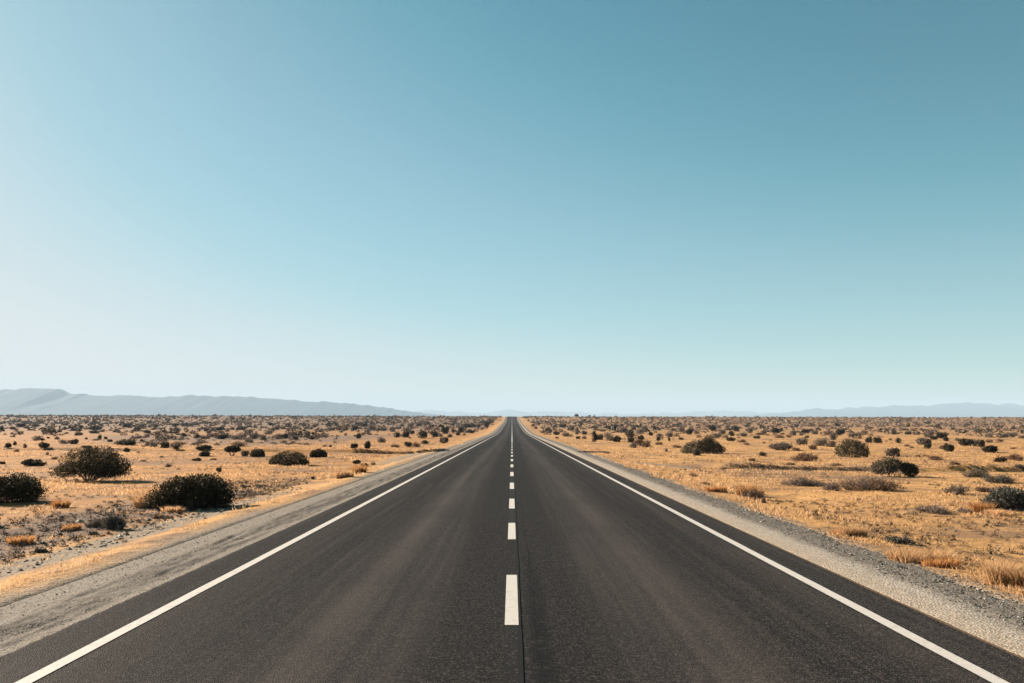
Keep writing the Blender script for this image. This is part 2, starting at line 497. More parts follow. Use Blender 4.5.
def strip_mesh(name, xa, xb, ys, lift, thick=0.0, wob=None):
    """a ribbon that follows the road's long section; a slab with sides if thick"""
    ys = np.asarray(ys, float)
    off = wob(ys) if wob else 0 * ys
    z = np.interp(ys, _ty, _tz) + lift
    L = np.stack([xa + off, ys, z], -1); Rr = np.stack([xb + off, ys, z], -1)
    n = len(ys); i = np.arange(n - 1)
    if thick:
        e = .012 * (vnoise(ys * 1.7, ys * 0, 3) - .5)
        L[:, 0] += e; Rr[:, 0] -= e
        L2, R2 = L.copy(), Rr.copy(); L2[:, 2] -= thick; R2[:, 2] -= thick; L2[:, 0] -= .02; R2[:, 0] += .02
        v = np.concatenate([L2, L, Rr, R2])
        q = np.concatenate([np.stack([i + a * n, i + (a + 1) * n, i + 1 + (a + 1) * n, i + 1 + a * n], -1) for a in range(3)])
    else:
        v = np.concatenate([L, Rr]); q = np.stack([i, i + n, i + 1 + n, i + 1], -1)
    return mesh_np(name, v, q)

ROADY = np.concatenate([np.arange(-60, 4, 2.0), spaced(4, .25, .02, 1000)])
road = obj('road', strip_mesh('road', -ROAD_W, ROAD_W, ROADY, 0.0, .16), mat_asphalt(), kind='structure')
PAINT = mat_paint()
def edge_wob(seed):
    return lambda y: .008 * (fbm(y / 1.3, y * 0, seed, 3) - .5)
for s, seed in ((-1, 5), (1, 6)):
    obj('edge_line', strip_mesh('edge_line', s * 3.535 - .062, s * 3.535 + .062, ROADY[:-20], .005, wob=edge_wob(seed)), PAINT, road)
dash = [(8.58, 11.42), (14.98, 17.5), (20.55, 23.3), (26.95, 29.9), (33.9, 36.9), (41.2, 44.2)]
while dash[-1][1] < 100:
    dash.append((dash[-1][0] + 7.2, dash[-1][1] + 7.2))
dash = [(2.1, 5.0)] + dash
for k, (a, b) in enumerate(dash):
    obj('centre_dash', strip_mesh('centre_dash', -.068, .062, np.linspace(a, b, 6), .0085), PAINT, road)
obj('centre_line', strip_mesh('centre_line', -.06, .06, spaced(dash[-1][1] + 4, 1, .02, 830), .0085), PAINT, road)
TAR = mat_tar('old_tar', (.004, .004, .0045), (.011, .0105, .0105))
BLK = mat_tar('blacked_out_paint', (.004, .004, .0045), (.085, .078, .072))
for k, (a, b) in enumerate(zip(dash[:-1], dash[1:])):
    if k == 1:
        continue
    obj('blacked_out_mark', strip_mesh('blacked_out_mark', -.068, .062, np.linspace(a[1] + .01, b[0] - .01, 6), .0045), BLK, road)
obj('tar_seam', strip_mesh("tar_seam", .044, .088, spaced(3, .2, .02, 120), .0065, wob=lambda y: .022 * (fbm(y / .9, y * 0, 77, 4) - .5)), TAR, road)
obj('dark_crest_patch', strip_mesh('dark_crest_patch', -ROAD_W + .05, ROAD_W - .05, np.linspace(752, 830, 20), .02), TAR, road)  # dark sheet laid across the road where it crests

# ------------------------------------------------------------------ hills at the horizon
def hills(D, prof, depth, mat, seed, rough_px, base=-9.0):
    px = np.array([p[0] for p in prof], float); py = np.array([p[1] for p in prof], float)
    n = 620
    xs = np.linspace(px[0], px[-1], n)
    top = np.interp(xs, px, py)
    k = np.hanning(5); k /= k.sum(); top = np.convolve(np.pad(top, 2, mode='edge'), k, mode='valid')
    top = top + 2.4 * rough_px * (fbm(xs / 9.0, xs * 0, seed, 4) - .5) + .9 * (fbm(xs / 3.2, xs * 0 + 5, seed + 1, 3) - .5)
    zt = np.maximum((416.4 - top) / FPX * D + CAM_H, base)
    m = 34
    v = np.linspace(-1.0, 1, m)
    X = (xs - 512) / FPX * D
    XX, VV = np.meshgrid(X, v)
    ZT = np.tile(zt, (m, 1))
    prof_v = np.clip(1 - np.abs(VV), 0, 1) ** 1.25
    spur = fbm(XX / (D * .016), VV * 3.2 + 4, seed + 3, 6)
    f = np.clip(prof_v * (1 + .2 * (spur - .5) * (1 - prof_v) * 2), 0, 1)
    Z = base + (ZT - base) * f
    Y = D + VV * depth +   .12 * depth * (fbm(XX / (D * .12), XX * 0, seed + 9, 3) - .5)
    # widen with distance so that the outline keeps its place
    idx = np.arange(n * m).reshape(m, n)
    q = np.stack([idx[:-1, :-1], idx[:-1, 1:], idx[1:, 1:], idx[1:, :-1]], -1).reshape(-1, 4)
    me = mesh_np('hills', np.stack([XX, Y, Z], -1).reshape(-1, 3), q, smooth=True)
    return obj('hills', me, mat, kind='structure')

P_LEFT = [(-260, 400), (-180, 395), (-100, 391), (-40, 390), (0, 388.8), (30, 387.6), (59, 388.0), (64, 391.4), (70, 393), (88, 393.4), (100, 394.8), (112, 395.6), (128, 394.2), (138, 394.2), (150, 396), (166, 397), (188, 395), (215, 395.6), (240, 396), (270, 398), (300, 400), (322, 401.3), (345, 402.6), (365, 404.6), (385, 407.2), (405, 411), (425, 413.6), (450, 417)]
P_MID = [(300, 416), (380, 413), (405, 412.4), (430, 410.6), (450, 411.2), (470, 412.4), (490, 411.8), (500, 410.4), (508, 409.4), (516, 410.8), (528, 412.2), (545, 411), (556, 411.6), (580, 412), (600, 413.4), (640, 413.8), (680, 412.8), (700, 411.4), (722, 410.8), (745, 411.4), (770, 412.8), (800, 413.4), (900, 412), (1000, 412), (1100, 414)]
P_RIGHT = [(740, 417), (765, 414.6), (790, 412), (800, 410.6), (815, 409.6), (832, 409.6), (850, 408.6), (870, 407.2), (890, 406.6), (918, 406.8), (935, 404.8), (950, 404), (972, 402.8), (990, 404), (1010, 405), (1030, 405.4), (1080, 407), (1150, 405), (1230, 409), (1300, 415)]
HAZE_BLUE_ROCK = mat_rock('far_rock_haze_blue', (.014, .044, .068), (.022, .054, .078), .0016)  # blue of distant haze painted into the rock colour
hills(8300, P_LEFT, 1300, HAZE_BLUE_ROCK, 201, 1.0)
hills(19000, P_MID, 1800, HAZE_BLUE_ROCK, 211, 1.2)
hills(13500, P_RIGHT, 2000, HAZE_BLUE_ROCK, 221, 2.2)

# ------------------------------------------------------------------ plants
def unit(n):
    v = RNG.normal(size=(n, 3)); return v / np.linalg.norm(v, axis=1, keepdims=True)

def leaf_quads(P, size, flat=0.0, aspect=1.7, updir=None):
    """small diamond leaves with random attitude around the points P"""
    n = len(P)
    a = unit(n)
    if updir is not None:
        a = a + updir; a /= np.linalg.norm(a, axis=1, keepdims=True)
    b = np.cross(a, unit(n)); b /= np.maximum(np.linalg.norm(b, axis=1, keepdims=True), 1e-6)
    s = (size * RNG.uniform(.6, 1.35, n))[:, None]
    v = np.stack([P - a * s * aspect * .5, P + b * s * .5, P + a * s * aspect * .5, P - b * s * .5], 1).reshape(-1, 3)
    return v, np.arange(4 * n).reshape(n, 4)

def lobe_points(lobes, n, shell=.42, lump=.30, seed=None, freq=3.2):
    vol = np.array([l[3] * l[4] * l[5] for l in lobes]) ** .7
    cnt = (n * vol / vol.sum()).astype(int) + 1
    out = []
    for l, c in zip(lobes, cnt):
        d = unit(c)
        s = RNG.integers(0, 9999)
        r = 1 + lump * (fbm(d[:, 0] * freq + 7 + d[:, 2] * 2.1, d[:, 1] * freq + 3 - d[:, 2] * 1.7, int(s), 3) - .5) * 2
        r = r * (1 - shell * RNG.random(c) ** 1.6)
        p = d * r[:, None] * np.array(l[3:6]) + np.array(l[:3])
        out.append(p)
    p = np.concatenate(out)
    p[:, 2] = np.where(p[:, 2] < 0.02, np.abs(p[:, 2]) * .5 + .02 + 0 * p[:, 2], p[:, 2])
    return p

def foliage_mesh(lobes, n, leaf, shell=.42, lump=.30, freq=3.2):
    P = lobe_points(lobes, n, shell, lump, freq=freq)
    c = np.mean([l[:3] for l in lobes], axis=0)
    o = P - c; o /= np.maximum(np.linalg.norm(o, axis=1, keepdims=True), 1e-6)
    v, q = leaf_quads(P, leaf, updir=o * .8 + np.array([0, 0, .5]), aspect=2.3)
    return mesh_np('foliage', v, q)

def strands(roots, tips, width, bow=.15, seg=3):
    """thin curved three-sided twigs"""
    n = len(roots)
    side = np.cross(tips - roots, unit(n)); side /= np.maximum(np.linalg.norm(side, axis=1, keepdims=True), 1e-6)
    L = np.linalg.norm(tips - roots, axis=1)[:, None]
    bowv = side * L * bow * RNG.uniform(-1, 1, (n, 1))
    ax = tips - roots; ax /= np.maximum(L, 1e-6)
    u = np.cross(ax, side)
    V, Q = [], []
    for k in range(seg + 1):
        t = k / seg
        c = roots + (tips - roots) * t + bowv * math.sin(PI * t)
        w = width * (1 - .75 * t)
        w = w if np.ndim(w) == 0 else w[:, None]
        for a in range(3):
            V.append(c + (side * math.cos(a * 2.094) + u * math.sin(a * 2.094)) * w)
    V = np.stack(V, 1)
    m = 3 * (seg + 1)
    base = np.arange(n)[:, None] * m
    for k in range(seg):
        for a in range(3):
            b = (a + 1) % 3
            Q.append(base + np.array([[k * 3 + a, k * 3 + b, (k + 1) * 3 + b, (k + 1) * 3 + a]]))
    return V.reshape(-1, 3), np.stack(Q, 1).reshape(-1, 4)

def merge(*vq):
    V, Q, o = [], [], 0
    for v, q in vq:
        V.append(v); Q.append(q + o); o += len(v)
    return np.concatenate(V), np.concatenate(Q)

def stem_mesh(w, h, n=7, rad=.018):
    a = RNG.uniform(0, 2 * PI, n)
    roots = np.stack([.10 * w * np.cos(a), .10 * w * np.sin(a), 0 * a - .05], -1)
    tips = np.stack([.30 * w * np.cos(a), .26 * w * np.sin(a), h * RNG.uniform(.45, .8, n)], -1)
    v1 = strands(roots, tips, rad, .15)
    a2 = np.repeat(a, 3) + RNG.normal(0, .5, n * 3)
    r2 = np.repeat(roots + (tips - roots) * .55, 3, axis=0)
    t2 = np.stack([.42 * w * np.cos(a2), .38 * w * np.sin(a2), h * RNG.uniform(.35, .92, n * 3)], -1)
    v, q = merge(v1, strands(r2, t2, rad * .5, .15))
    return mesh_np('stem', v, q)

def twig_mesh(w, h, n, width, leafn=0, leaf=.02):
    """an open bush of bare twigs fanning up and out from a few feet of unequal height"""
    k = 7
    ca = RNG.uniform(0, 2 * PI, k); cr = np.sqrt(RNG.random(k)) * .34
    cx, cy, ch, cw = cr * np.cos(ca) * w, cr * np.sin(ca) * w * 1.2, RNG.uniform(.5, 1.05, k), RNG.uniform(.16, .30, k) * w
    cx[0], cy[0], ch[0], cw[0] = 0.05 * w, 0, 1.05, .30 * w
    g = RNG.integers(0, k, n)
    a = RNG.uniform(0, 2 * PI, n); r = np.sqrt(RNG.random(n))
    roots = np.stack([cx[g] + .25 * cw[g] * r * np.cos(a), cy[g] + .25 * cw[g] * r * np.sin(a), 0 * a - .02], -1)
    el = h * ch[g] * (1 - .5 * r ** 2) * RNG.uniform(.55, 1.1, n)
    tips = np.stack([cx[g] + cw[g] * r * np.cos(a), cy[g] + cw[g] * r * np.sin(a), el], -1)
    v1 = strands(roots, tips, width, .16)
    k = 3
    t = RNG.uniform(.35, .8, n * k)[:, None]
    r2 = np.repeat(roots, k, 0) * (1 - t) + np.repeat(tips, k, 0) * t
    off = unit(n * k) * np.array([.11 * w, .11 * w, .16 * h]); off[:, 2] = np.abs(off[:, 2])
    return merge(v1, strands(r2, r2 + off, width * .55, .12, 2))

def grass_blades(cx, cy, cz, rad, hgt, nb, width, lean=.55):
    """tufts of bent, tapering blades; arrays per tuft, nb blades each"""
    n = len(cx)
    a = RNG.uniform(0, 2 * PI, (n, nb)); r = np.sqrt(RNG.random((n, nb))) * rad[:, None]
    x = cx[:, None] + r * np.cos(a); y = cy[:, None] + r * np.sin(a); z = np.repeat(cz[:, None], nb, 1) - .01
    h = hgt[:, None] * RNG.uniform(.55, 1.1, (n, nb))
    a2 = a + RNG.normal(0, .7, (n, nb)); ln = h * lean * RNG.uniform(.2, 1.2, (n, nb))
    lx, ly = ln * np.cos(a2), ln * np.sin(a2)
    wa = RNG.uniform(0, PI, (n, nb)); w = width[:, None] * RNG.uniform(.7, 1.3, (n, nb))
    wx, wy = w * np.cos(wa), w * np.sin(wa)
    f = lambda px, py, pz: np.stack([px, py, pz], -1)
    V = np.stack([f(x - wx, y - wy, z), f(x + wx, y + wy, z),
                  f(x + .35 * lx + .75 * wx, y + .35 * ly + .75 * wy, z + .58 * h), f(x + .35 * lx - .75 * wx, y + .35 * ly - .75 * wy, z + .58 * h),
                  f(x + lx, y + ly, z + h * .97)], 2).reshape(-1, 3)
    b = np.arange(n * nb)[:, None] * 5
    return V, b + np.array([[0, 1, 2, 3]]), b + np.array([[3, 2, 4]])

# ---- small prototypes that the mid-distance shrubs share
def random_lobes(k, tall=1.0):
    """lobes inside a bush one metre wide and one metre high (scaled afterwards)"""
    out = [(RNG.uniform(-.08, .08), 0, .38, RNG.uniform(.28, .38), .34, RNG.uniform(.36, .46))]
    for i in range(k):
        a = RNG.uniform(0, 2 * PI); q = RNG.uniform(.16, .34)
        s = RNG.uniform(.15, .27)
        out.append((q * math.cos(a), q * math.sin(a), RNG.uniform(.22, .62), s, s, s * 1.35))
    return out

PROTO = {}
for kd in 'dgbo':
    PROTO[kd] = []
    for i in range(7):
        n = 900 if kd in 'do' else 620
        lob = random_lobes(5 + i % 4)
        P = lobe_points(lob, n, .5, .48)
        v, q = leaf_quads(P, .075 if kd in 'do' else .06)
        if kd in 'gb':
            tv, tq = twig_mesh(1.0, 1.0, 60, .011)
            v, q = merge((v, q), (tv, tq))
        PROTO[kd].append(mesh_np('shrub', v, q))
        PROTO[kd][-1].materials.append(LEAF[kd])

def put_empty(name, px, py, w, dep=None):
    x, y = spot(px, py)
    y += .36 * w
    x = x * y / (y - .36 * w)
    z = float(terrain(x, y))
    o = bpy.data.objects.new(name, None); COL.objects.link(o)
    o.empty_display_size = .2
    o.location = (x, y, z - .02)
    return o

def scale_at(py, px=512):
    x, y = spot(px, py)
    return y / FPX * 1.004

LAND = []                      # landmarks that the labels of small shrubs refer to
def bush(px, py, wpx, hpx, kind, label, short=None, lobes=None, leaf=.035, n=4200, stems=True, name='shrub', cat='shrub', group=None, twig=None, shell=.5, lump=.45):
    """a large shrub of its own: foliage and stems"""
    s = scale_at(py, px); w, h = wpx * s, hpx * s
    r = put_empty(name, px, py, w)
    r['label'] = label; r['category'] = cat
    if group: r['group'] = group
    if lobes is None:
        lobes = random_lobes(5)
    L = [(a * w, b * w * 1.2, c * h, d * w, e * w * 1.25, f * h) for a, b, c, d, e, f in lobes]
    obj('foliage', foliage_mesh(L, n, leaf, shell, lump), LEAF[kind], r)
    if stems:
        st = stem_mesh(w, h, 8, .016)
        obj('stem', st, TWIGD if kind in 'ds' else TWIG, r)
    if twig:
        tv, tq = twig_mesh(w * 1.02, h * 1.06, twig, .005)
        obj('twig', mesh_np('twig', tv, tq), TWIGD if kind in 'ds' else TWIG, r)
    if short:
        LAND.append((px, py - hpx / 2, short))
    return r

def twig_bush(px, py, wpx, hpx, mat, label, short=None, n=260, leafn=500, kind='g', width=.006):
    s = scale_at(py, px); w, h = wpx * s, hpx * s
    r = put_empty('twiggy_shrub', px, py, w)
    r['label'] = label; r['category'] = 'shrub'
    tv, tq = twig_mesh(w, h, n, width)
    obj('twig', mesh_np('twig', tv, tq), mat, r)
    L = [(RNG.uniform(-.34, .34) * w, RNG.uniform(-.3, .3) * w, h * RNG.uniform(.2, .5), w * RNG.uniform(.10, .24), w * .22, h * RNG.uniform(.2, .42)) for _ in range(9)]
    obj('foliage', foliage_mesh(L, leafn, .022, .7, .35), LEAF[kind], r)
    if short:
        LAND.append((px, py - hpx / 2, short))
    return r

def tuft(px, py, wpx, hpx, mat, label, short=None, blades=420):
    s = scale_at(py, px); w, h = wpx * s, hpx * s
    x, y = spot(px, py); y += .3 * w
    k = max(3, int(round(w / .35)))
    cx = RNG.uniform(-.42, .42, k) * w; cy = RNG.uniform(-.3, .3, k) * w
    cz = terrain(x + cx, y + cy) - float(terrain(x, y))
    V, q, t = grass_blades(cx, cy, cz, np.full(k, min(.22, w * .3)), h * RNG.uniform(.7, 1.1, k), blades // k + 30, np.full(k, max(.004, .00032 * y)), .7)
    o = obj('grass_tuft', mesh_np('grass_tuft', V, q, t), mat, None, label=label, category='grass tuft')
    o.location = (x, y, float(terrain(x, y)))
    if short:
        LAND.append((px, py - hpx / 2, short))
    return o

# the umbrella-shaped tree on the left
def big_tree():
    px, py, wpx, hpx = 87, 481.5, 73, 35
    s = scale_at(py, px)
    r = put_empty('tree', px, py, 0.4)
    r['label'] = 'umbrella-shaped dark tree on a short leaning trunk, standing left of the road in dry grass'
    r['category'] = 'tree'
    m = lambda dx, dz, rx, rz, ry=None, y=0: ((dx) * s, y * 1.8 * s, dz * s, rx * s, (ry or rx * 1.6) * s, rz * s)
    L = [m(-18, 11, 13, 7, y=-4), m(-6, 21, 17, 12), m(6, 24, 16, 11, y=4), m(14, 18, 18, 13, y=-3), m(27, 16, 14, 11), m(32, 12, 9, 7, y=3),
         m(12, 12, 16, 9, y=6), m(0, 13, 14, 8, y=5), m(-10, 14, 12, 8), m(20, 10, 14, 6), m(-24, 10, 7, 5), m(2, 30, 7, 4), m(20, 26, 7, 4)]
    obj('crown', foliage_mesh(L, 17000, .030, .5, .30, 4.0), LEAF['d'], r)
    rt = np.array([[0, 0, -.1], [.02, .02, -.1], [0, 0, -.1], [0.03, 0, -.1], [0, -.02, -.1], [0, .03, -.1]])
    tp = np.array([[-14, 0, 10], [-5, 4, 20], [8, -4, 20], [20, 3, 16], [27, -2, 12], [4, 10, 16]]) * s
    v1 = strands(rt, tp, .05, .12, 5)
    r2 = np.repeat(rt + (tp - rt) * .6, 4, 0)
    t2 = r2 + RNG.normal(0, 1, (24, 3)) * np.array([7, 6, 4]) * s + np.array([0, 0, 4 * s])
    v, q = merge(v1, strands(r2, t2, .018, .12, 3))
    obj('trunk', mesh_np('trunk', v, q), BARK, r)
    LAND.append((92, 464, 'the umbrella-shaped tree'))
big_tree()

def small_tree(px, py, wpx, hpx, label, short=None, crown_low=.45, n=1500, leaf=.06, kind='d'):
    s = scale_at(py, px); w, h = wpx * s, hpx * s
    r = put_empty('tree', px, py, .3)
    r['label'] = label; r['category'] = 'tree'
    c0 = (1 + crown_low) / 2
    L = [(0, 0, h * c0, w * .40, w * .36, h * (1 - crown_low) * .5), (-w * .2, 0, h * (c0 - .06), w * .30, w * .28, h * (1 - crown_low) * .42), (w * .22, 0, h * (c0 - .04), w * .28, w * .28, h * (1 - crown_low) * .42)]
    obj('crown', foliage_mesh(L, n, leaf, .5, .25), LEAF[kind], r)
    k = 5
    rt = RNG.normal(0, .04, (k, 3)) * np.array([1, 1, 0]) - np.array([0, 0, .05])
    a = np.arange(k) * 1.3
    tp = np.stack([w * .28 * np.cos(a), w * .2 * np.sin(a), np.full(k, h * c0)], -1)
    v, q = strands(rt, tp, .05, .12, 4)
    obj('trunk', mesh_np('trunk', v, q), TWIG, r)
    if short:
        LAND.append((px, py - hpx / 2, short))
    return r

# ---- large shrubs, left of the road
DOME = [(0, 0, .38, .42, .38, .56), (.2, 0, .33, .28, .32, .46), (-.22, 0, .30, .27, .32, .42), (.36, 0, .18, .13, .2, .2), (-.37, 0, .2, .12, .2, .22)]
wide = [(0, 0, .45, .36, .34, .48), (-.26, -.05, .36, .24, .26, .38), (.24, 0, .42, .25, .28, .46), (.08, .1, .62, .26, .24, .36), (-.1, -.1, .58, .24, .24, .36), (.36, -.05, .32, .14, .2, .34), (-.40, 0, .26, .11, .16, .26)]
bush(192.5, 510.5, 82, 36, 'd', 'largest dark green bush beside the left gravel shoulder, with dry grass at its foot', 'the big roadside bush', wide, .026, 20000, twig=120)
bush(6, 504, 72, 30, 'd', 'dark green bush cut off by the left edge of the photo', 'the bush at the left edge', wide, .026, 15000, twig=90)
bush(289, 466, 41, 16.5, 'd', 'dome-shaped dark bush with a paler olive left side, below a smaller dark dome', 'the dark dome bush', DOME, .035, 7000, lump=.15)
bush(318.5, 457.5, 17.5, 9.5, 'd', 'small black-green dome bush with a shadow tail, up and right of the larger dome', 'the small dark dome', DOME, .045, 3200, lump=.15)
bush(257.5, 457, 15, 9, 'o', 'olive green rounded bush with its darker right half', 'the olive bush', DOME, .045, 2800, lump=.25)
bush(34, 466, 21, 7.5, 'd', 'low dark bush with a long thin shadow, alone in golden grass', 'the lone low bush', None, .05, 1700)
bush(126, 445.5, 23, 7.5, 'd', 'wide dark bush along the far edge of the pale side track on the left', 'the bush by the side track', None, .08, 1700)
bush(48, 435, 14, 9, 'd', 'dark pointed bush standing out on the far left plain', 'the pointed dark bush', None, .09, 1500)
small_tree(232.5, 456, 16.5, 10.5, 'small umbrella-shaped tree on a pale stem beside the olive bush', 'the small umbrella tree', .38, 1700)
bush(203, 451, 16, 5, 'd', 'flat-topped dark bush directly above a smaller dark bush', 'the flat-topped bush', None, .06, 1500)
bush(204.5, 456.5, 11.5, 6, 'd', 'small round dark bush directly below the flat-topped one', None, None, .06, 1300)
bush(368, 448.5, 8.5, 8.5, 'd', 'round dark bush on a narrow foot, near the left track bank', 'the round track-side bush', None, .07, 1200)
bush(354.5, 448.3, 7, 6, 'd', 'small triangular dark bush beside the round one near the left track', None, None, .06, 900)
bush(422, 438.5, 13, 9.5, 'd', 'biggest dark bush of the cluster between the left track and the highway', 'the dark roadside cluster', None, .09, 1500)
bush(443.5, 443.5, 9, 9, 'g', 'grey-brown upright bush closest to the left road edge', 'the grey upright bush', None, .07, 1300)
bush(-16, 529, 34, 15, 'd', 'dark bush mostly beyond the left edge, throwing its shadow into view', None, None, .03, 2600)
twig_bush(115, 530, 23, 19, TWIGD, 'twiggy grey bush fanning upward on the stony left verge', 'the twiggy bush', 300, 800, 's')
twig_bush(97, 528, 24, 10, TWIG, 'low pale twiggy shrub touching the taller twiggy bush on its left', None, 160, 400, 'g')
twig_bush(40, 553, 12, 6.5, TWIGD, 'tiny dark twiggy shrub on the stony verge at the lower left', 'the tiny verge shrub', 110, 200, 's')
twig_bush(69, 532, 15, 5, TWIGD, 'flat brown twig patch below the twiggy bush, on the left verge', None, 120, 200, 'b')
twig_bush(163, 519, 20, 5.5, TWIGD, 'flat dark twig patch in front of the largest roadside bush', None, 140, 260, 'b')
twig_bush(93, 535, 9, 5, TWIGD, 'small dark clump just under the twiggy bush on the stony verge', None, 70, 150, 's')
twig_bush(245, 488, 11, 4.5, TWIGD, 'small grey clump right of the largest roadside bush', None, 70, 180, 's')
twig_bush(258, 487, 8, 3.5, TWIGD, 'second small grey clump right of the largest roadside bush', None, 60, 140, 's')
# ---- large shrubs, right of the road
def compound():
    s = scale_at(454, 705)
    r = put_empty('shrub', 702, 454, 40 * s)
    r['label'] = 'large dark compound bush with a pointed crown and a brown left flank'
    r['category'] = 'shrub'
    def L(*a): return [(x * s, y * s, z * s, rx * s, rx * 1.4 * s, rz * s) for x, y, z, rx, rz in a]
    a = obj('foliage', foliage_mesh(L((9, 0, 7, 10, 8), (4, 0, 9, 9, 7), (15, 0, 5, 7, 5.5), (7, 0, 14, 5, 5), (20, 0, 4, 4, 3.5), (2, -4, 6, 7, 6)), 8000, .04, .45, .22), LEAF['d'], r)
    b = obj('foliage', foliage_mesh(L((-11, 2, 5, 8, 6.5), (-6, 3, 8, 6, 6), (-16, 0, 3.5, 6, 4)), 2000, .05, .5, .28), LEAF['o'], r)
    b['label'] = 'brown-olive left flank of the bush'
    obj('stem', stem_mesh(36 * s, 13 * s, 8, .02), TWIGD, r)
    LAND.append((702, 446, 'the large compound bush'))
compound()
bush(697, 455.5, 10, 8, 'g', 'small rounded grey-brown clump in front of the large compound bush', None, None, .05, 1100)
bush(852, 457.5, 34, 19, 'o', 'big rounded olive-dark bush with one pale stem showing, right of the road', 'the big rounded bush', [(0, 0, .45, .40, .36, .5), (-.28, 0, .34, .22, .26, .36), (.26, 0, .40, .24, .28, .42), (.02, 0, .7, .24, .24, .28), (.38, 0, .22, .12, .2, .22)], .05, 4200)
def pale_stem_bush():
    s = scale_at(477.5, 893)
    r = put_empty('shrub', 893, 477.5, 44 * s)
    r['label'] = 'grey-green bush with bare pale stems and a dark right lobe casting a long shadow'
    r['category'] = 'shrub'
    def L(*a): return [(x * s, y * s, z * s, rx * s, rx * 1.4 * s, rz * s) for x, y, z, rx, rz in a]
    obj('foliage', foliage_mesh(L((-9, 0, 11, 9, 6), (-15, 0, 8, 7, 5), (-1, 2, 14, 8, 5), (6, 1, 12, 6, 4.5), (-4, -3, 7, 6, 4)), 2600, .04, .7, .45), LEAF['o'], r)
    obj('foliage', foliage_mesh(L((-12, -2, 8, 10, 6), (0, -1, 10, 8, 6), (4, 2, 14, 5, 4)), 1500, .035, .8, .5), LEAF['g'], r)
    b = obj('foliage', foliage_mesh(L((18, 0, 6.5, 7, 7), (14, 0, 9, 6, 6)), 1800, .04, .42, .25), LEAF['d'], r)
    b['label'] = 'dark right lobe'
    rt = np.stack([RNG.uniform(-6, 12, 16) * s, RNG.normal(0, 2, 16) * s, np.zeros(16)], -1)
    tp = rt + np.stack([RNG.normal(1, 4, 16) * s, RNG.normal(0, 3, 16) * s, RNG.uniform(6, 14, 16) * s], -1)
    v, q = strands(rt, tp, .016, .15)
    obj('stem', mesh_np('stem', v, q), BARK, r)
    LAND.append((893, 468, 'the pale-stemmed bush'))
pale_stem_bush()
bush(1008, 510, 46, 22.5, 's', 'silver-flecked dark sage bush cut by the right edge, russet grass at its foot', 'the sage bush at the right edge', wide, .026, 11000, twig=150)
twig_bush(869, 491.5, 60, 19, TWIG, 'wide low brown twiggy bush in front of the pale-stemmed bush', 'the wide twiggy bush', 620, 2600, 'b', .007)
twig_bush(803, 487, 46, 12, TWIG, 'long grey twig thicket left of the wide brown twiggy bush', 'the grey thicket', 420, 1300, 'g')
twig_bush(833, 491, 20, 13, TWIG, 'pale upright twig clump touching the left end of the wide twiggy bush', None, 200, 420, 'g')
twig_bush(976, 478, 27, 10.5, TWIG, 'olive-brown low bush behind the grey twig mound near the right edge', 'the olive-brown low bush', 240, 1200, 'o')
twig_bush(1000, 483.5, 33, 11, TWIGD, 'grey-dark sloping bush just right of the olive-brown low bush', None, 280, 1500, 's')
twig_bush(958, 495, 27, 12, TWIG, 'mounded pale grey twiggy shrub in golden grass, left of the sage bush', 'the grey twig mound', 300, 900, 'g')
twig_bush(984.5, 492.5, 17, 8, TWIGD, 'small dark brown bush tucked between the grey mound and the sage bush', None, 150, 700, 'b')
twig_bush(934, 514, 38, 11, TWIG, 'flat tan twig patch in the grass below the grey twig mound', None, 260, 420, 'g')
twig_bush(963, 513, 17, 6, TWIG, 'flat grey twig patch left of the sage bush at the right edge', None, 130, 240, 'g')
twig_bush(753, 500, 28, 13, TWIGD, 'brown tangled weed clump near the right gravel shoulder', 'the brown weed clump', 240, 900, 'b')
twig_bush(764, 503, 6, 7, TWIGD, 'dark upright stub at the right side of the brown weed clump', None, 60, 160, 'b')
twig_bush(902, 545, 35, 10, TWIGD, 'dark dead twig mat beside the right gravel shoulder', 'the dead twig mat', 300, 500, 's')
bush(807, 461.5, 34, 10, 'b', 'long brown scrub clump on the bank behind the right side track', 'the brown bank scrub', None, .05, 1800)
bush(781, 450.5, 25, 9, 'g', 'wide grey-brown bush left of the big rounded bush', 'the wide grey bush', None, .07, 1600)
bush(892, 456.5, 15, 9.5, 'g', 'grey-brown two-humped bush right of the big rounded bush', 'the two-humped bush', None, .06, 1300)
bush(949, 451.7, 13.5, 9.5, 'd', 'rounded dark bush in the middle of the right plain, below a grey cluster', 'the dark round bush', None, .07, 1400)
bush(991, 452.7, 14.5, 8, 'd', 'dark bush with an olive left half near the right edge of the plain', 'the right-edge dark bush', None, .07, 1400)
bush(923, 445, 16.5, 9, 'g', 'pale grey rounded bush on the right plain, larger than its neighbours', 'the pale grey bush', None, .08, 1300)
bush(967, 446.3, 13, 8.5, 'd', 'dark-hearted grey bush at the left of a long grey cluster on the right plain', 'the long grey cluster', None, .08, 1300)
bush(629.5, 438.5, 10, 8.5, 'd', 'tall black-green bush, darkest of the group right of the road', 'the darkest roadside group', None, .08, 1300)
bush(549, 433.3, 10, 6, 'd', 'dark round bush standing alone close to the far right road edge', 'the far road-edge bush', None, .1, 1100)
twig_bush(594, 453, 36, 2.6, TWIGD, 'long flat line of dark brush at the mouth of the right side track', None, 300, 900, 's', .012)
# lone tree on the skyline
small_tree(576.5, 417.4, 4.2, 3.2, 'lone distant tree breaking the skyline just right of where the road vanishes', None, .3, 260, .5, 'g')

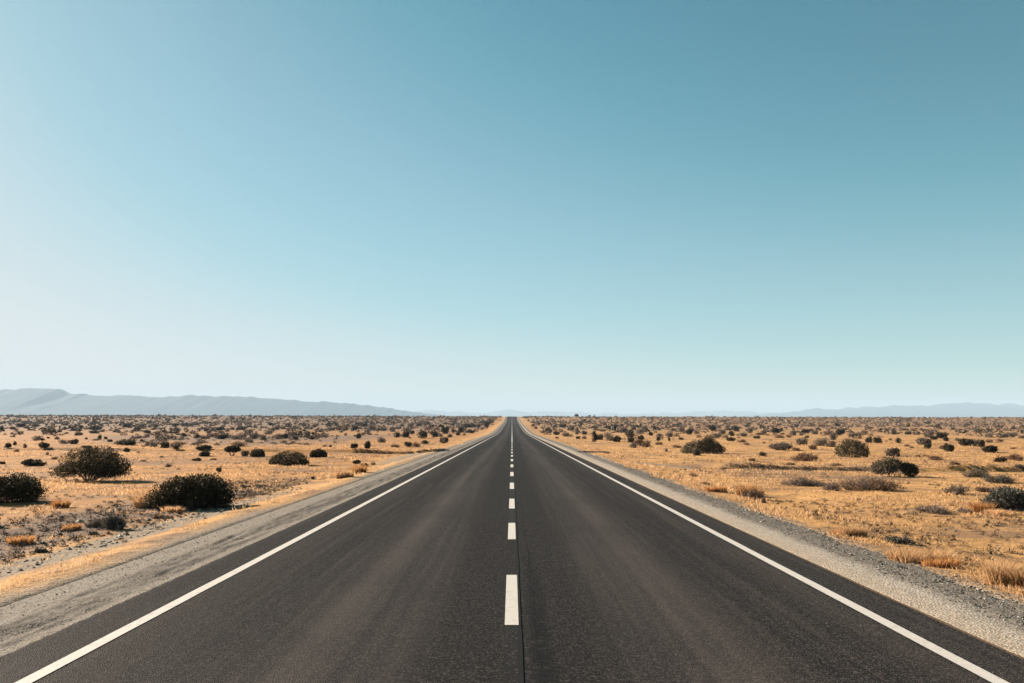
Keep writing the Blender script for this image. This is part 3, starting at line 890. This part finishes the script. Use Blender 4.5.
# ---- grass tufts with a place of their own
tuft(140, 508, 24, 19, GRASS, 'pale golden grass tuft against the left side of the largest roadside bush', 'the pale tuft by the big bush', 700)
tuft(176, 512, 22, 8, GRASS, 'golden grass fringe in front of the largest roadside bush', None, 500)
tuft(60, 508.5, 22, 10, GRASSR, 'russet grass tuft right of the bush at the left edge', None, 460)
tuft(14, 545, 18, 9, GRASSR, 'russet grass patch at the left edge above the stony verge', None, 420)
tuft(66, 531, 15, 7, GRASSR, 'low russet tuft between the stony verge and the twiggy bush', None, 320)
tuft(345, 478, 16, 9, GRASS, 'golden tuft on the left verge below the small dark dome bush', None, 420)
tuft(362, 473, 18, 9, GRASSR, 'russet tuft on the left verge near the gravel track junction', None, 420)
tuft(925, 563, 50, 15, GRASS, 'broad golden grass tuft spilling over the right gravel shoulder', 'the broad tuft on the shoulder', 1500)
tuft(940, 568, 32, 11, GRASSR, 'dark russet base of grass beside the broad tuft on the right shoulder', None, 700)
tuft(1024, 588, 36, 27, GRASS, 'tallest golden grass clump, cut by the lower right edge', 'the tall clump at the right edge', 1300)
tuft(861, 538, 26, 12, GRASS, 'small golden tuft at the right shoulder edge, left of the broad tuft', None, 700)
tuft(842, 534, 12, 6, GRASSR, 'small dark russet tuft at the right shoulder edge', None, 300)
tuft(984, 514, 26, 12, GRASSR, 'russet grass at the left foot of the sage bush', None, 600)
tuft(1000, 516, 22, 7, GRASS, 'golden grass directly below the sage bush at the right edge', None, 500)
tuft(716, 492, 18, 8, GRASSR, 'russet tuft left of the brown weed clump by the right shoulder', None, 420)
tuft(748, 496, 30, 12, GRASSR, 'russet grass wrapped around the brown weed clump', None, 600)

# ---- the other shrubs seen in the photograph: (x, y of the foot, width, height, kind) in pixels
SMALL = '''95.5 430 10 4 d;94 433.5 9 3 d;79 435.5 7 3.5 o;80 429 6 3.5 d;13 437 5 2 b;1 430.5 4 4 d;13 429.5 7 3 b;26 428.5 5 2.5 b;21 427 8 4 d;35 427 7 4 g;60 432.5 5 2.5 d;67 433.7 4 1.5 d;57 439.5 5 3 b
36.5 441 9 5 g;42.5 441 3.5 3 d;48 438.5 3 2 d;7.5 448 6 5 d;15 445.5 3.5 4.5 o;24.5 448 3.5 4 d;42.5 449.5 10 6 d;64.5 444 9 4 g;74 444 7.5 5 d;16.5 452 5 3 b;47 455 3 3 b;54.5 459.5 6 3 b;87 448.5 10 3 o
100 440 4 5 o;106 439.5 4 3 d;95 440.5 7 2 b;110 442 5 3 d;114 432.5 3 2 d;86 439.5 3 2 d;109 449.5 3.5 2 b;126 452 7 4.5 d;125 428 6 4 d;119 433 5 2 b;2 464 6 3 d
137.5 431.5 7 4 d;139 427.5 8 4 g;129 427 4 3 d;132 433 3.5 2 b;138.5 438.5 6 3 b;142 441.5 3.5 2.5 d;147.5 433.3 6.5 2.8 d;149 423.5 5 2 d;156 427.5 8 4 g;158 434.5 7 3.5 g;163 432.5 4 2.5 d
154 447 8 5.5 g;147 446 6 4 g;165 448 9 6 d;175 447 12 5 b;177 450 7 4 d;176.5 430.5 5 3 d;177 434 6 3 d;184 437 6 4 d;183.5 426.5 6 3.5 g;190 426 6 3 g;175 426.5 6 3 d
196 438.5 7 3.5 d;203 439 4 3 b;206 431.5 5 3 d;219.5 431 8 4 d;212 437 7 3 b;222.5 439 9 5 d;236 439.5 8 4 g;241 437.5 4 3 b;245 437 3.5 3 b;242 430 9 3.5 d;232 430 5 3 b;227 431.5 4 3 b;253 439 8 6 g
199.5 443.5 10 2.5 g;239 446.5 14 4.5 b;245.5 456.5 8 6 o;161.5 457.5 4 2 b;138.5 452.5 4 1.5 b;197 461 8 3.5 d;213 460 7 2 b;168 467 7 3.5 b;143 461.5 6 2 b;219 472 5 5 o
264 440 6 3.5 d;268 434.5 9 4 g;284.5 438.5 7 5 d;277 438.5 7 5 g;295.5 440 5 3.5 d;299.5 436.5 5 5 d;307 438 8 7 g;311 439.5 6 3.5 d;312.5 434.5 4 2.5 d;317 432 5 3.5 b;276 429.5 5 2.5 d;292.5 431 6 2.5 b;272 425.5 8 2.5 d;289 426 6 2.5 d;304 426 5 2.5 g;305.5 429 5 2.5 g;313.5 426.5 4 3 b
331 430.5 8 3.5 g;339 430.5 4 4 b;346 430.5 4 3.5 b;354 430.5 8 4.5 d;362 426.5 10 4 d;372.5 430.5 6 5 g;382 430.5 5 2.5 b;345.5 435.5 3 2.5 b;368.5 434.5 3 2 b;337 425.5 4 2.5 d;329.5 426 5 3 d;359 438.5 5 5.5 d;356 436.5 5 2 o;330.5 447 3 2.5 d;327 437 2 2 b;336.5 439 2 2 b;382 443 9 6 g
396.5 437.5 7 5 d;405 437.5 8 6 d;412 434.5 5 4 d;410 438.5 3 2 b;434.5 437 7 6 d;445.5 434 8 7 d;453.5 433 4 4 d;450.5 437.5 5 3 d;458.5 435.5 5 4 d;461 433 6 6 d;464 435.5 4 2 b;472 433 6 3 d;469 427.5 12 3.5 d;478 427.5 4 3 d;486 427.5 5 5 d;483 424 8 3 d;491 423 6 4 b
392 431.5 7 4 g;384.5 431 6 3 g;402 426.5 5 3 g;409.5 427 5 4 g;419 426.5 6 4 g;426.5 426 7 5 g;433 427 4 2.5 d;441.5 427.5 4 3 d;453 425.5 3 2.5 d;408 447 8 5 d;416.5 447 7 4.5 b;424 444 8 3.5 d;395 447.5 10 3 b;356 464 9 4 d;365 467 6 4 d;373 465 5 3 b;313 479.5 4 3.5 d
557 435 7 3.5 d;557 438.5 4 2 b;566 436.5 9 4 b;571 430.5 7 5 g;577 434.5 5 7 g;578 439 4.5 3 d;584.5 439 5 3 b;585 434.5 8 4 g;594 442 5 10 d;599.5 440 7 6 d;609.5 441 8 8 g;616.5 442 8 6 d;631 442.5 7 5 d;623 432.5 10 6 g;633 448 7 6 g;640 446 12 7 b;634 430 4 3 d;639 434 8 5 g;641 440 6 5 d
605 425.5 4 3 b;562 427.5 7 3 d;556 426.5 5 3 g;603 431.5 7 2.5 b;543 433 5 2 b;533 426.5 4 2.5 b;536 429 4 3 b;646 447.5 10 7 b;658.5 441 4 4 d;669.5 441 3 3.5 d;681 440 6 3 b;659 445 9 3 b;651 436 5 4 d;660 437.5 9 4 g;669 437 8 5 g;644 430.5 7 5 g;654 429.5 5 3 d;672.5 431 5 3 b;681.5 432 6 5 g;689 435 8 6 d;697 434 6 3 b
712.5 431 8 6 d;727 428.5 5 4 g;737 431.5 7 5 d;732 436 6 4.5 d;722 434.5 8 5 g;715 438.5 10 5 g;731 441 8 4 d;743 436.5 9 4 g;742 442.5 9 3 b;747 445 5 2.5 b;750 433 6 5 g;757 438.5 6 3 d;761 435 10 2.5 b;762.5 429 6 3.5 d;764 443.5 3 2 b;677 448 10 3 b;666 452 4 4 g;763.5 456.5 8 4 d;752 461 9 3 b
776 434 10 6 d;793 435.5 8 5 g;807 433 10 4 d;801 435.5 4 3 g;817.5 430.5 5 2.5 d;815 434.5 7 4 g;807 438 4 2.5 d;780 438 10 3 b;789 437.5 6 3 b;834 440 8 8 g;840 435.5 9 6 d;828 435 8 4 b;802 445 12 7 g;813 449.5 10 5 b;820 446 14 7 g;831 447 10 6 g;796 450.5 8 3 b
877 443.5 8 6 d;869 443 8 6 o;855 437.5 14 5 g;865 433.5 6 3 b;887.5 433 6 4.5 g;893.5 434.5 4 3 d;890.5 440.5 3.5 2.5 b;867 428.5 4 2 b;838 426.5 6 3 d;828.5 431.5 4 3 g;795 427 4 3 g;934 440 8 4 d;929 437.5 10 6 g;942 438.5 11 6.5 d;946 441.5 5 4 d;927 448.5 8 5 d;942 449 6 4 b
975 446 10 7 g;981.5 448 7 8 d;958.5 441.5 7 3.5 g;989.5 442.5 8 3 b;999.5 442 7 3 b;1013 449 5 2 b;899 443 5 5 d;907 446.5 6 2 b;911.5 448 4 2 b;908 434.5 6 3 d;918.5 434.5 4 3 o;926 432 6 3 o;904 430.5 8 2.5 g;908 427 4 2.5 d;938 426.5 4 2.5 d;941 429.5 3 2.5 b;953 429.5 4 2 b;965 432.5 8 3.5 g;979 433 12 5.5 g;988 437.5 8 5 g;1002 437.5 12 4.5 g;1012 437 10 5 g;1021 438.5 6 3 g;1021 433 4 3 d;999 428 8 3 b;918 456.5 5 2 b;926 456.5 6 2 b;898 457 4 4 d;1001 462 11 6 d;1016 461 15 7 b;936 460 14 5 b;1020 468 12 4 g
693 477 8 3.5 b;668 476 5 2.5 b;645 468 5 2.5 b;705 486 12 4.5 b;790 465 10 3 b;835 466 12 3 b;955 465 10 3.5 b'''
rows = [tuple(r.split()) for blk in SMALL.split('\n') for r in blk.split(';') if r.strip()]
rows = [(float(a), float(b), float(c), float(d), k) for a, b, c, d, k in rows]

KNAME = {'d': 'dark', 'g': 'grey', 'b': 'brown', 'o': 'olive'}
def relation(px, py):
    best = None
    for lx, ly, nm in LAND:
        d = math.hypot(px - lx, (py - ly) * 2.2)
        if best is None or d < best[0]:
            best = (d, lx, ly, nm)
    d, lx, ly, nm = best
    dx, dy = px - lx, (py - ly) * 2.2
    if abs(dx) > 2.2 * abs(dy):
        rel = 'right of' if dx > 0 else 'left of'
    elif abs(dy) > 2.2 * abs(dx):
        rel = 'in front of' if dy > 0 else 'behind'
    else:
        rel = ('in front and ' if dy > 0 else 'behind and ') + ('right of' if dx > 0 else 'left of')
    return rel, nm, d

def form(w, h):
    a = h / w
    size = 'tiny' if w < 4.6 else 'small' if w < 7.6 else 'medium' if w < 11 else 'broad'
    shape = 'upright' if a > .95 else 'rounded' if a > .6 else 'low' if a > .38 else 'flat'
    return size + ' ' + shape

ORD = ['', 'second ', 'third ', 'fourth ', 'fifth ', 'sixth ', 'seventh ', 'eighth ', 'ninth ', 'tenth ']
desc = {}
for i, (px, py, w, h, k) in enumerate(rows):
    rel, nm, d = relation(px, py - h / 2)
    desc.setdefault((form(w, h), k, rel, nm), []).append((d, i))
labels = {}
for (fm, k, rel, nm), li in desc.items():
    li.sort()
    for j, (d, i) in enumerate(li):
        more = '' if len(li) == 1 else (ORD[j] + 'nearest ' if j else 'nearest ')
        labels[i] = f'{more}{fm} {KNAME[k]} shrub {rel} {nm}'
for i, (px, py, w, h, k) in enumerate(rows):
    s = scale_at(py, px); W, H = w * s, h * s
    x, y = spot(px, py); yy = y + .3 * W; x *= yy / y
    o = obj('shrub', PROTO[k][i % 7], None, None, label=labels[i], category='shrub', group='shrubs scattered over the desert plain')
    o.location = (x, yy, float(terrain(x, yy)) - .03)
    o.scale = (W * 1.2, W * RNG.uniform(1.0, 1.4), H * 1.28)
    o.rotation_euler = (0, 0, RNG.uniform(-.5, .5) + (PI if i % 2 else 0))

for i, l in labels.items():
    if len(l.split()) > 16:
        print('LONG', l)
# ------------------------------------------------------------------ uncountable cover
taken = np.array([spot(px, py) + (w * scale_at(py, px),) for px, py, w, h, k in rows])
def far_scrub():
    """the scrub that merges into one mass towards the horizon"""
    N = 97000
    y = np.sqrt(RNG.uniform(82 ** 2, 1150 ** 2, N)); x = RNG.uniform(-1, 1, N) * y
    big = .35 + 1.1 * fbm(x / 38, y / 60, 301, 3)
    dens = .43 * sstep(150, 360, y) * big
    q = x / y
    # a low mauve thicket on the left plain and thinner growth elsewhere in the middle distance
    dens = np.maximum(dens, .62 * sstep(88, 104, y) * sstep(-.44, -.40, q) * (1 - sstep(-.23, -.17, q)) * (1 - sstep(185, 240, y)) * (.4 + fbm(x / 9, y / 14, 303, 2)))
    dens = np.maximum(dens, .12 * sstep(95, 150, y) * big * (x > 0))
    dens *= sstep(7.5, 12, np.abs(x) - 2.5 * (fbm(y / 18, y * 0 + np.sign(x), 305, 2) - .5))
    for tr in (TRACK_L,):
        dens *= sstep(1.5, 3.0, seg_dist(x, y, tr)[0])
    m = (RNG.random(N) < dens) & ((y < 880) | (RNG.random(N) < .4))
    x, y = x[m], y[m]; N = len(x)
    w = np.exp(RNG.normal(np.log(1.15), .42, N)) * (1 - .25 * (1 - sstep(110, 260, y))); h = w * RNG.uniform(.30, .62, N)
    pal = np.array([(.066, .050, .033), (.14, .10, .068), (.21, .15, .11), (.26, .17, .105), (.18, .122, .088)])
    kk = RNG.choice(5, N, p=[.13, .22, .27, .18, .20])
    kk = np.where((y < 200) & (RNG.random(N) < .6), RNG.choice([1, 2, 4], N), kk)
    col = pal[kk] * RNG.uniform(.8, 1.2, (N, 1))
    V, Q, C, off = [], [], [], 0
    for near, nl, ls in ((True, 110, .11), (False, 30, .25)):
        g = (y < 230) == near
        xx, yy, ww, hh = x[g], y[g], w[g], h[g]; n = len(xx)
        d = RNG.normal(size=(n, nl, 3)); d /= np.linalg.norm(d, axis=2, keepdims=True); d[:, :, 2] = np.abs(d[:, :, 2])
        ph = RNG.uniform(0, 6, (n, 1, 1))
        r = RNG.uniform(.5, 1.0, (n, nl, 1)) * (1 + .38 * np.sin(d[:, :, :1] * 5 + ph) * np.cos(d[:, :, 1:2] * 4 + ph))
        P = d * r * np.stack([ww * .5, ww * .5, hh], -1)[:, None, :] + np.stack([xx, yy, terrain(xx, yy) - .05], -1)[:, None, :]
        P = P.reshape(-1, 3); sz = np.repeat(ww * ls, nl)
        v, qd = leaf_quads(P, 1.0, aspect=1.35)
        v = P.repeat(4, 0) + (v - P.repeat(4, 0)) * sz.repeat(4)[:, None]
        V.append(v); Q.append(qd + off); off += len(v); C.append(np.repeat(col[g], nl * 4, 0))
    return mesh_np('desert_scrub', np.concatenate(V), np.concatenate(Q), colors=np.concatenate(C)), N
me, nfar = far_scrub()
obj('desert_scrub', me, mat_scrub(), kind='stuff')

def field(n, y0, y1, power=1.0):
    """random places on both sides of the road, denser towards the camera"""
    u = RNG.random(n)
    y = (y0 ** (1 - power) + u * (y1 ** (1 - power) - y0 ** (1 - power))) ** (1 / (1 - power)) if power != 1 else y0 * (y1 / y0) ** u
    x = RNG.uniform(-1, 1, n) * (.9 * y + 6)
    return x, y

def ok_ground(x, y, edge=5.9):
    ax = np.abs(x)
    m = ax > edge
    for tr in (TRACK_R, TRACK_L):
        m &= seg_dist(x, y, tr)[0] > 1.3
    m &= ~((x < 0) & (x > -8) & (y > 45) & (y < 70))
    m &= ~((x < 0) & (x > -7.9) & (y < 34) & (RNG.random(len(x)) < .93))
    m &= ~((x < -7.6) & (x > -10.2) & (y < 30) & (RNG.random(len(x)) < .75))
    return m

def make_grass():
    x, y = field(38000, 7.5, 130, .92)
    n = fbm(x / 3.3, y / 3.3, 401, 3); n2 = fbm(x / 14, y / 14, 403, 2)
    m = ok_ground(x, y) & (RNG.random(len(x)) < sstep(.42, .62, n) * (.35 + 1.1 * n2))
    fy = 7.5 * (75 / 7.5) ** RNG.random(2600); fx = 5.8 + np.abs(RNG.normal(0, .45, 2600))
    fm = RNG.random(2600) < 1.0 * sstep(.44, .62, fbm(fx / .9, fy / 1.6, 407, 3))
    ly = 8 * (60 / 8) ** RNG.random(1500); lx = -(6.1 + RNG.normal(.05, .13, 1500))
    lm = RNG.random(1500) < .22 * sstep(.42, .60, fbm(lx / .9, ly / 1.6, 409, 3))
    nn = int(m.sum()); x = np.concatenate([x[m], fx[fm], lx[lm]]); y = np.concatenate([y[m], fy[fm], ly[lm]])
    d = np.hypot(x, y)
    sc = RNG.uniform(.55, 1.25, len(x)) * (.8 + .9 * vnoise(x / 1.2, y / 1.2, 415) ** 2)
    sc[nn:nn + int(fm.sum())] *= 1.15; sc[nn + int(fm.sum()):] *= .5
    return grass_blades(x, y, terrain(x, y), .16 * sc * (1 + d / 60), .066 * sc * (1 + .35 * sstep(10, 40, d)), 12, np.maximum(.0035, .00042 * d), 1.0)
V, q, t = make_grass()
obj('dry_grass', mesh_np('dry_grass', V, q, t), GRASS, kind='stuff')

def make_litter():
    """small dead twig clumps and seed heads too many to count"""
    x, y = field(22000, 8, 150, .85)
    n = fbm(x / 4.5, y / 4.5, 411, 3)
    m = ok_ground(x, y, 6.4) & (RNG.random(len(x)) < sstep(.40, .62, n) * .8)
    vx = RNG.uniform(-10.6, -7.3, 900); vy = RNG.uniform(10, 34, 900)
    bx, by = [], []
    for tr, w0, x0, x1, k in ((TRACK_R, 1.05, 9.5, 40, 900), (TRACK_L, 1.25, -13, -4.9, 420)):
        tx = RNG.uniform(x0, x1, k); px = np.array(sorted(tr))
        bx.append(tx); by.append(np.interp(tx, px[:, 0], px[:, 1]) + w0 + RNG.normal(.05, .12, k))
    bx, by = np.concatenate(bx), np.concatenate(by)
    km = vnoise(bx * .35, by * 0, 421) > .28
    x = np.concatenate([x[m], vx, bx[km]]); y = np.concatenate([y[m], vy, by[km]])
    N = len(x); w = np.minimum(np.exp(RNG.normal(np.log(.12), .45, N)), .26); h = w * RNG.uniform(.35, .8, N)
    pal = np.array([(.075, .045, .026), (.13, .08, .045), (.045, .034, .027), (.15, .115, .085)])
    ki = RNG.integers(0, 4, N); ki[-int(km.sum()):] = 2 * RNG.integers(0, 2, int(km.sum()))
    col = pal[ki]
    nl = 30
    d = RNG.normal(size=(N, nl, 3)); d /= np.linalg.norm(d, axis=2, keepdims=True); d[:, :, 2] = np.abs(d[:, :, 2])
    P = d * RNG.uniform(.4, 1, (N, nl, 1)) * np.stack([w * .6, w * .5, h], -1)[:, None, :] + np.stack([x, y, terrain(x, y)], -1)[:, None, :]
    P = P.reshape(-1, 3); sz = np.repeat(np.maximum(w * .05, .008), nl)
    v, q = leaf_quads(P, 1.0, aspect=8.0)
    v = P.repeat(4, 0) + (v - P.repeat(4, 0)) * sz.repeat(4)[:, None]
    return mesh_np('dead_weeds', v, q, colors=np.repeat(col, nl * 4, 0))
obj('dead_weeds', make_litter(), mat_scrub(), kind='stuff')

def make_stones():
    """loose gravel along both shoulders and the stony left verge"""
    X, Y, R = [], [], []
    n = 20000
    y = 5.5 * (45 / 5.5) ** RNG.random(n); x = 4.75 + 1.15 * RNG.random(n) ** .8
    X.append(x); Y.append(y); R.append(np.exp(RNG.normal(np.log(.0085), .42, n)))
    n = 5000
    y = 5.5 * (40 / 5.5) ** RNG.random(n); x = -4.25 - 1.3 * RNG.random(n)
    X.append(x); Y.append(y); R.append(np.exp(RNG.normal(np.log(.006), .4, n)))
    n = 2600
    y = 11 * (30 / 11) ** RNG.random(n); x = -6.7 - 3.6 * RNG.random(n)
    X.append(x); Y.append(y); R.append(np.exp(RNG.normal(np.log(.018), .5, n)))
    x, y, r = map(np.concatenate, (X, Y, R))
    N = len(x)
    base = np.array([[1, 0, 0], [0, 1, 0], [-1, 0, 0], [0, -1, 0], [0, 0, .75], [.7, .7, .35], [-.7, .7, .3], [-.6, -.8, .4], [.75, -.65, .3]], float)
    tri = np.array([[0, 5, 4], [5, 1, 4], [1, 6, 4], [6, 2, 4], [2, 7, 4], [7, 3, 4], [3, 8, 4], [8, 0, 4], [0, 1, 5], [1, 2, 6], [2, 3, 7], [3, 0, 8]])
    a = RNG.uniform(0, 2 * PI, N); c, s = np.cos(a)[:, None], np.sin(a)[:, None]
    b = base[None] * RNG.uniform(.65, 1.3, (N, 9, 1))
    bx, by = b[:, :, 0] * c - b[:, :, 1] * s, (b[:, :, 0] * s + b[:, :, 1] * c) * .8
    U = np.abs(x) - ROAD_W + .06
    zs = zbase(x, y) - .014 - .045 * U - np.where((x < 0), .022 * sstep(.98, 1.03, U), 0)
    zt = terrain(x, y)
    z = np.where(np.abs(x) < 5.55, np.maximum(zs, zt), zt) - .003
    V = np.stack([x[:, None] + bx * r[:, None], y[:, None] + by * r[:, None], z[:, None] + b[:, :, 2] * r[:, None]], -1).reshape(-1, 3)
    return mesh_np('loose_gravel', V, None, (np.arange(N)[:, None, None] * 9 + tri[None]).reshape(-1, 3))
obj('loose_gravel', make_stones(), mat_stone(), kind='stuff')

# ------------------------------------------------------------------ air
def box_mesh(name, lo, hi):
    x0, y0, z0 = lo; x1, y1, z1 = hi
    v = [(x0, y0, z0), (x1, y0, z0), (x1, y1, z0), (x0, y1, z0), (x0, y0, z1), (x1, y0, z1), (x1, y1, z1), (x0, y1, z1)]
    return mesh_np(name, v, [(3, 2, 1, 0), (4, 5, 6, 7), (0, 1, 5, 4), (1, 2, 6, 5), (2, 3, 7, 6), (3, 0, 4, 7)])
hz = NT('haze')
pv = hz.n('ShaderNodeVolumePrincipled')
pv.inputs['Color'].default_value = (.412, .562, .722, 1)
pv.inputs['Density'].default_value = 1.0e-4
pv.inputs['Anisotropy'].default_value = 0.0
pv.inputs['Density Attribute'].default_value = ''
hz.link(pv.outputs[0], hz.out.inputs['Volume'])
obj('haze', box_mesh('haze', (-26000, -1500, -11), (26000, 28000, 380)), hz.m, kind='stuff')

# ------------------------------------------------------------------ light
ELEV = math.radians(23.5)
sdir = Vector((-1, .62, 0)).normalized()
sun_dir = Vector((sdir.x * math.cos(ELEV), sdir.y * math.cos(ELEV), math.sin(ELEV)))
ld = bpy.data.lights.new('sun', 'SUN'); ld.energy = 5.0; ld.angle = math.radians(.53); ld.color = (1.0, .83, .66)
so = bpy.data.objects.new('sun', ld); COL.objects.link(so)
so.rotation_euler = sun_dir.to_track_quat('Z', 'Y').to_euler()
so.location = (-30, 10, 40)

W = bpy.data.worlds.new('World'); S.world = W; W.use_nodes = True
wt = W.node_tree; wt.nodes.clear()
wo = wt.nodes.new('ShaderNodeOutputWorld'); bg = wt.nodes.new('ShaderNodeBackground')
sky = wt.nodes.new('ShaderNodeTexSky'); sky.sky_type = 'NISHITA'
sky.sun_disc = False; sky.sun_elevation = ELEV
sky.sun_rotation = math.atan2(sun_dir.x, sun_dir.y)
sky.air_density = .75; sky.dust_density = .6; sky.ozone_density = 3.0; sky.altitude = 0
EXPO = 2.12
# colour grade of the sky as a whole: one response curve per channel
pre = wt.nodes.new('ShaderNodeVectorMath'); pre.operation = 'SCALE'; pre.inputs['Scale'].default_value = .1
crv = wt.nodes.new('ShaderNodeRGBCurve')
for ch, pts in enumerate((
        [(0, 0), (.09, .070), (.193, .255), (.31, .395), (.45, .575), (.7, .74), (1, .80)],
        [(0, 0), (.16, .250), (.256, .425), (.41, .61), (.6, .73), (1, .81)],
        [(0, 0), (.305, .345), (.43, .510), (.534, .625), (.7, .74), (1, .81)])):
    cu = crv.mapping.curves[ch]
    while len(cu.points) < len(pts):
        cu.points.new(.5, .5)
    for p, xy in zip(cu.points, pts):
        p.location = xy
crv.mapping.update()
post = wt.nodes.new('ShaderNodeVectorMath'); post.operation = 'SCALE'; post.inputs['Scale'].default_value = 10 / 2 ** EXPO
wt.links.new(sky.outputs[0], pre.inputs[0]); wt.links.new(pre.outputs[0], crv.inputs['Color'])
wt.links.new(crv.outputs[0], post.inputs[0]); wt.links.new(post.outputs[0], bg.inputs[0])
bg.inputs[1].default_value = .10
wt.links.new(bg.outputs[0], wo.inputs[0])

# ------------------------------------------------------------------ render settings
S.render.engine = 'CYCLES'
S.cycles.use_denoising = True
S.cycles.max_bounces = 6; S.cycles.diffuse_bounces = 3; S.cycles.volume_bounces = 0
S.view_settings.view_transform = 'Standard'; S.view_settings.look = 'None'
S.view_settings.exposure = EXPO; S.view_settings.gamma = 1.0
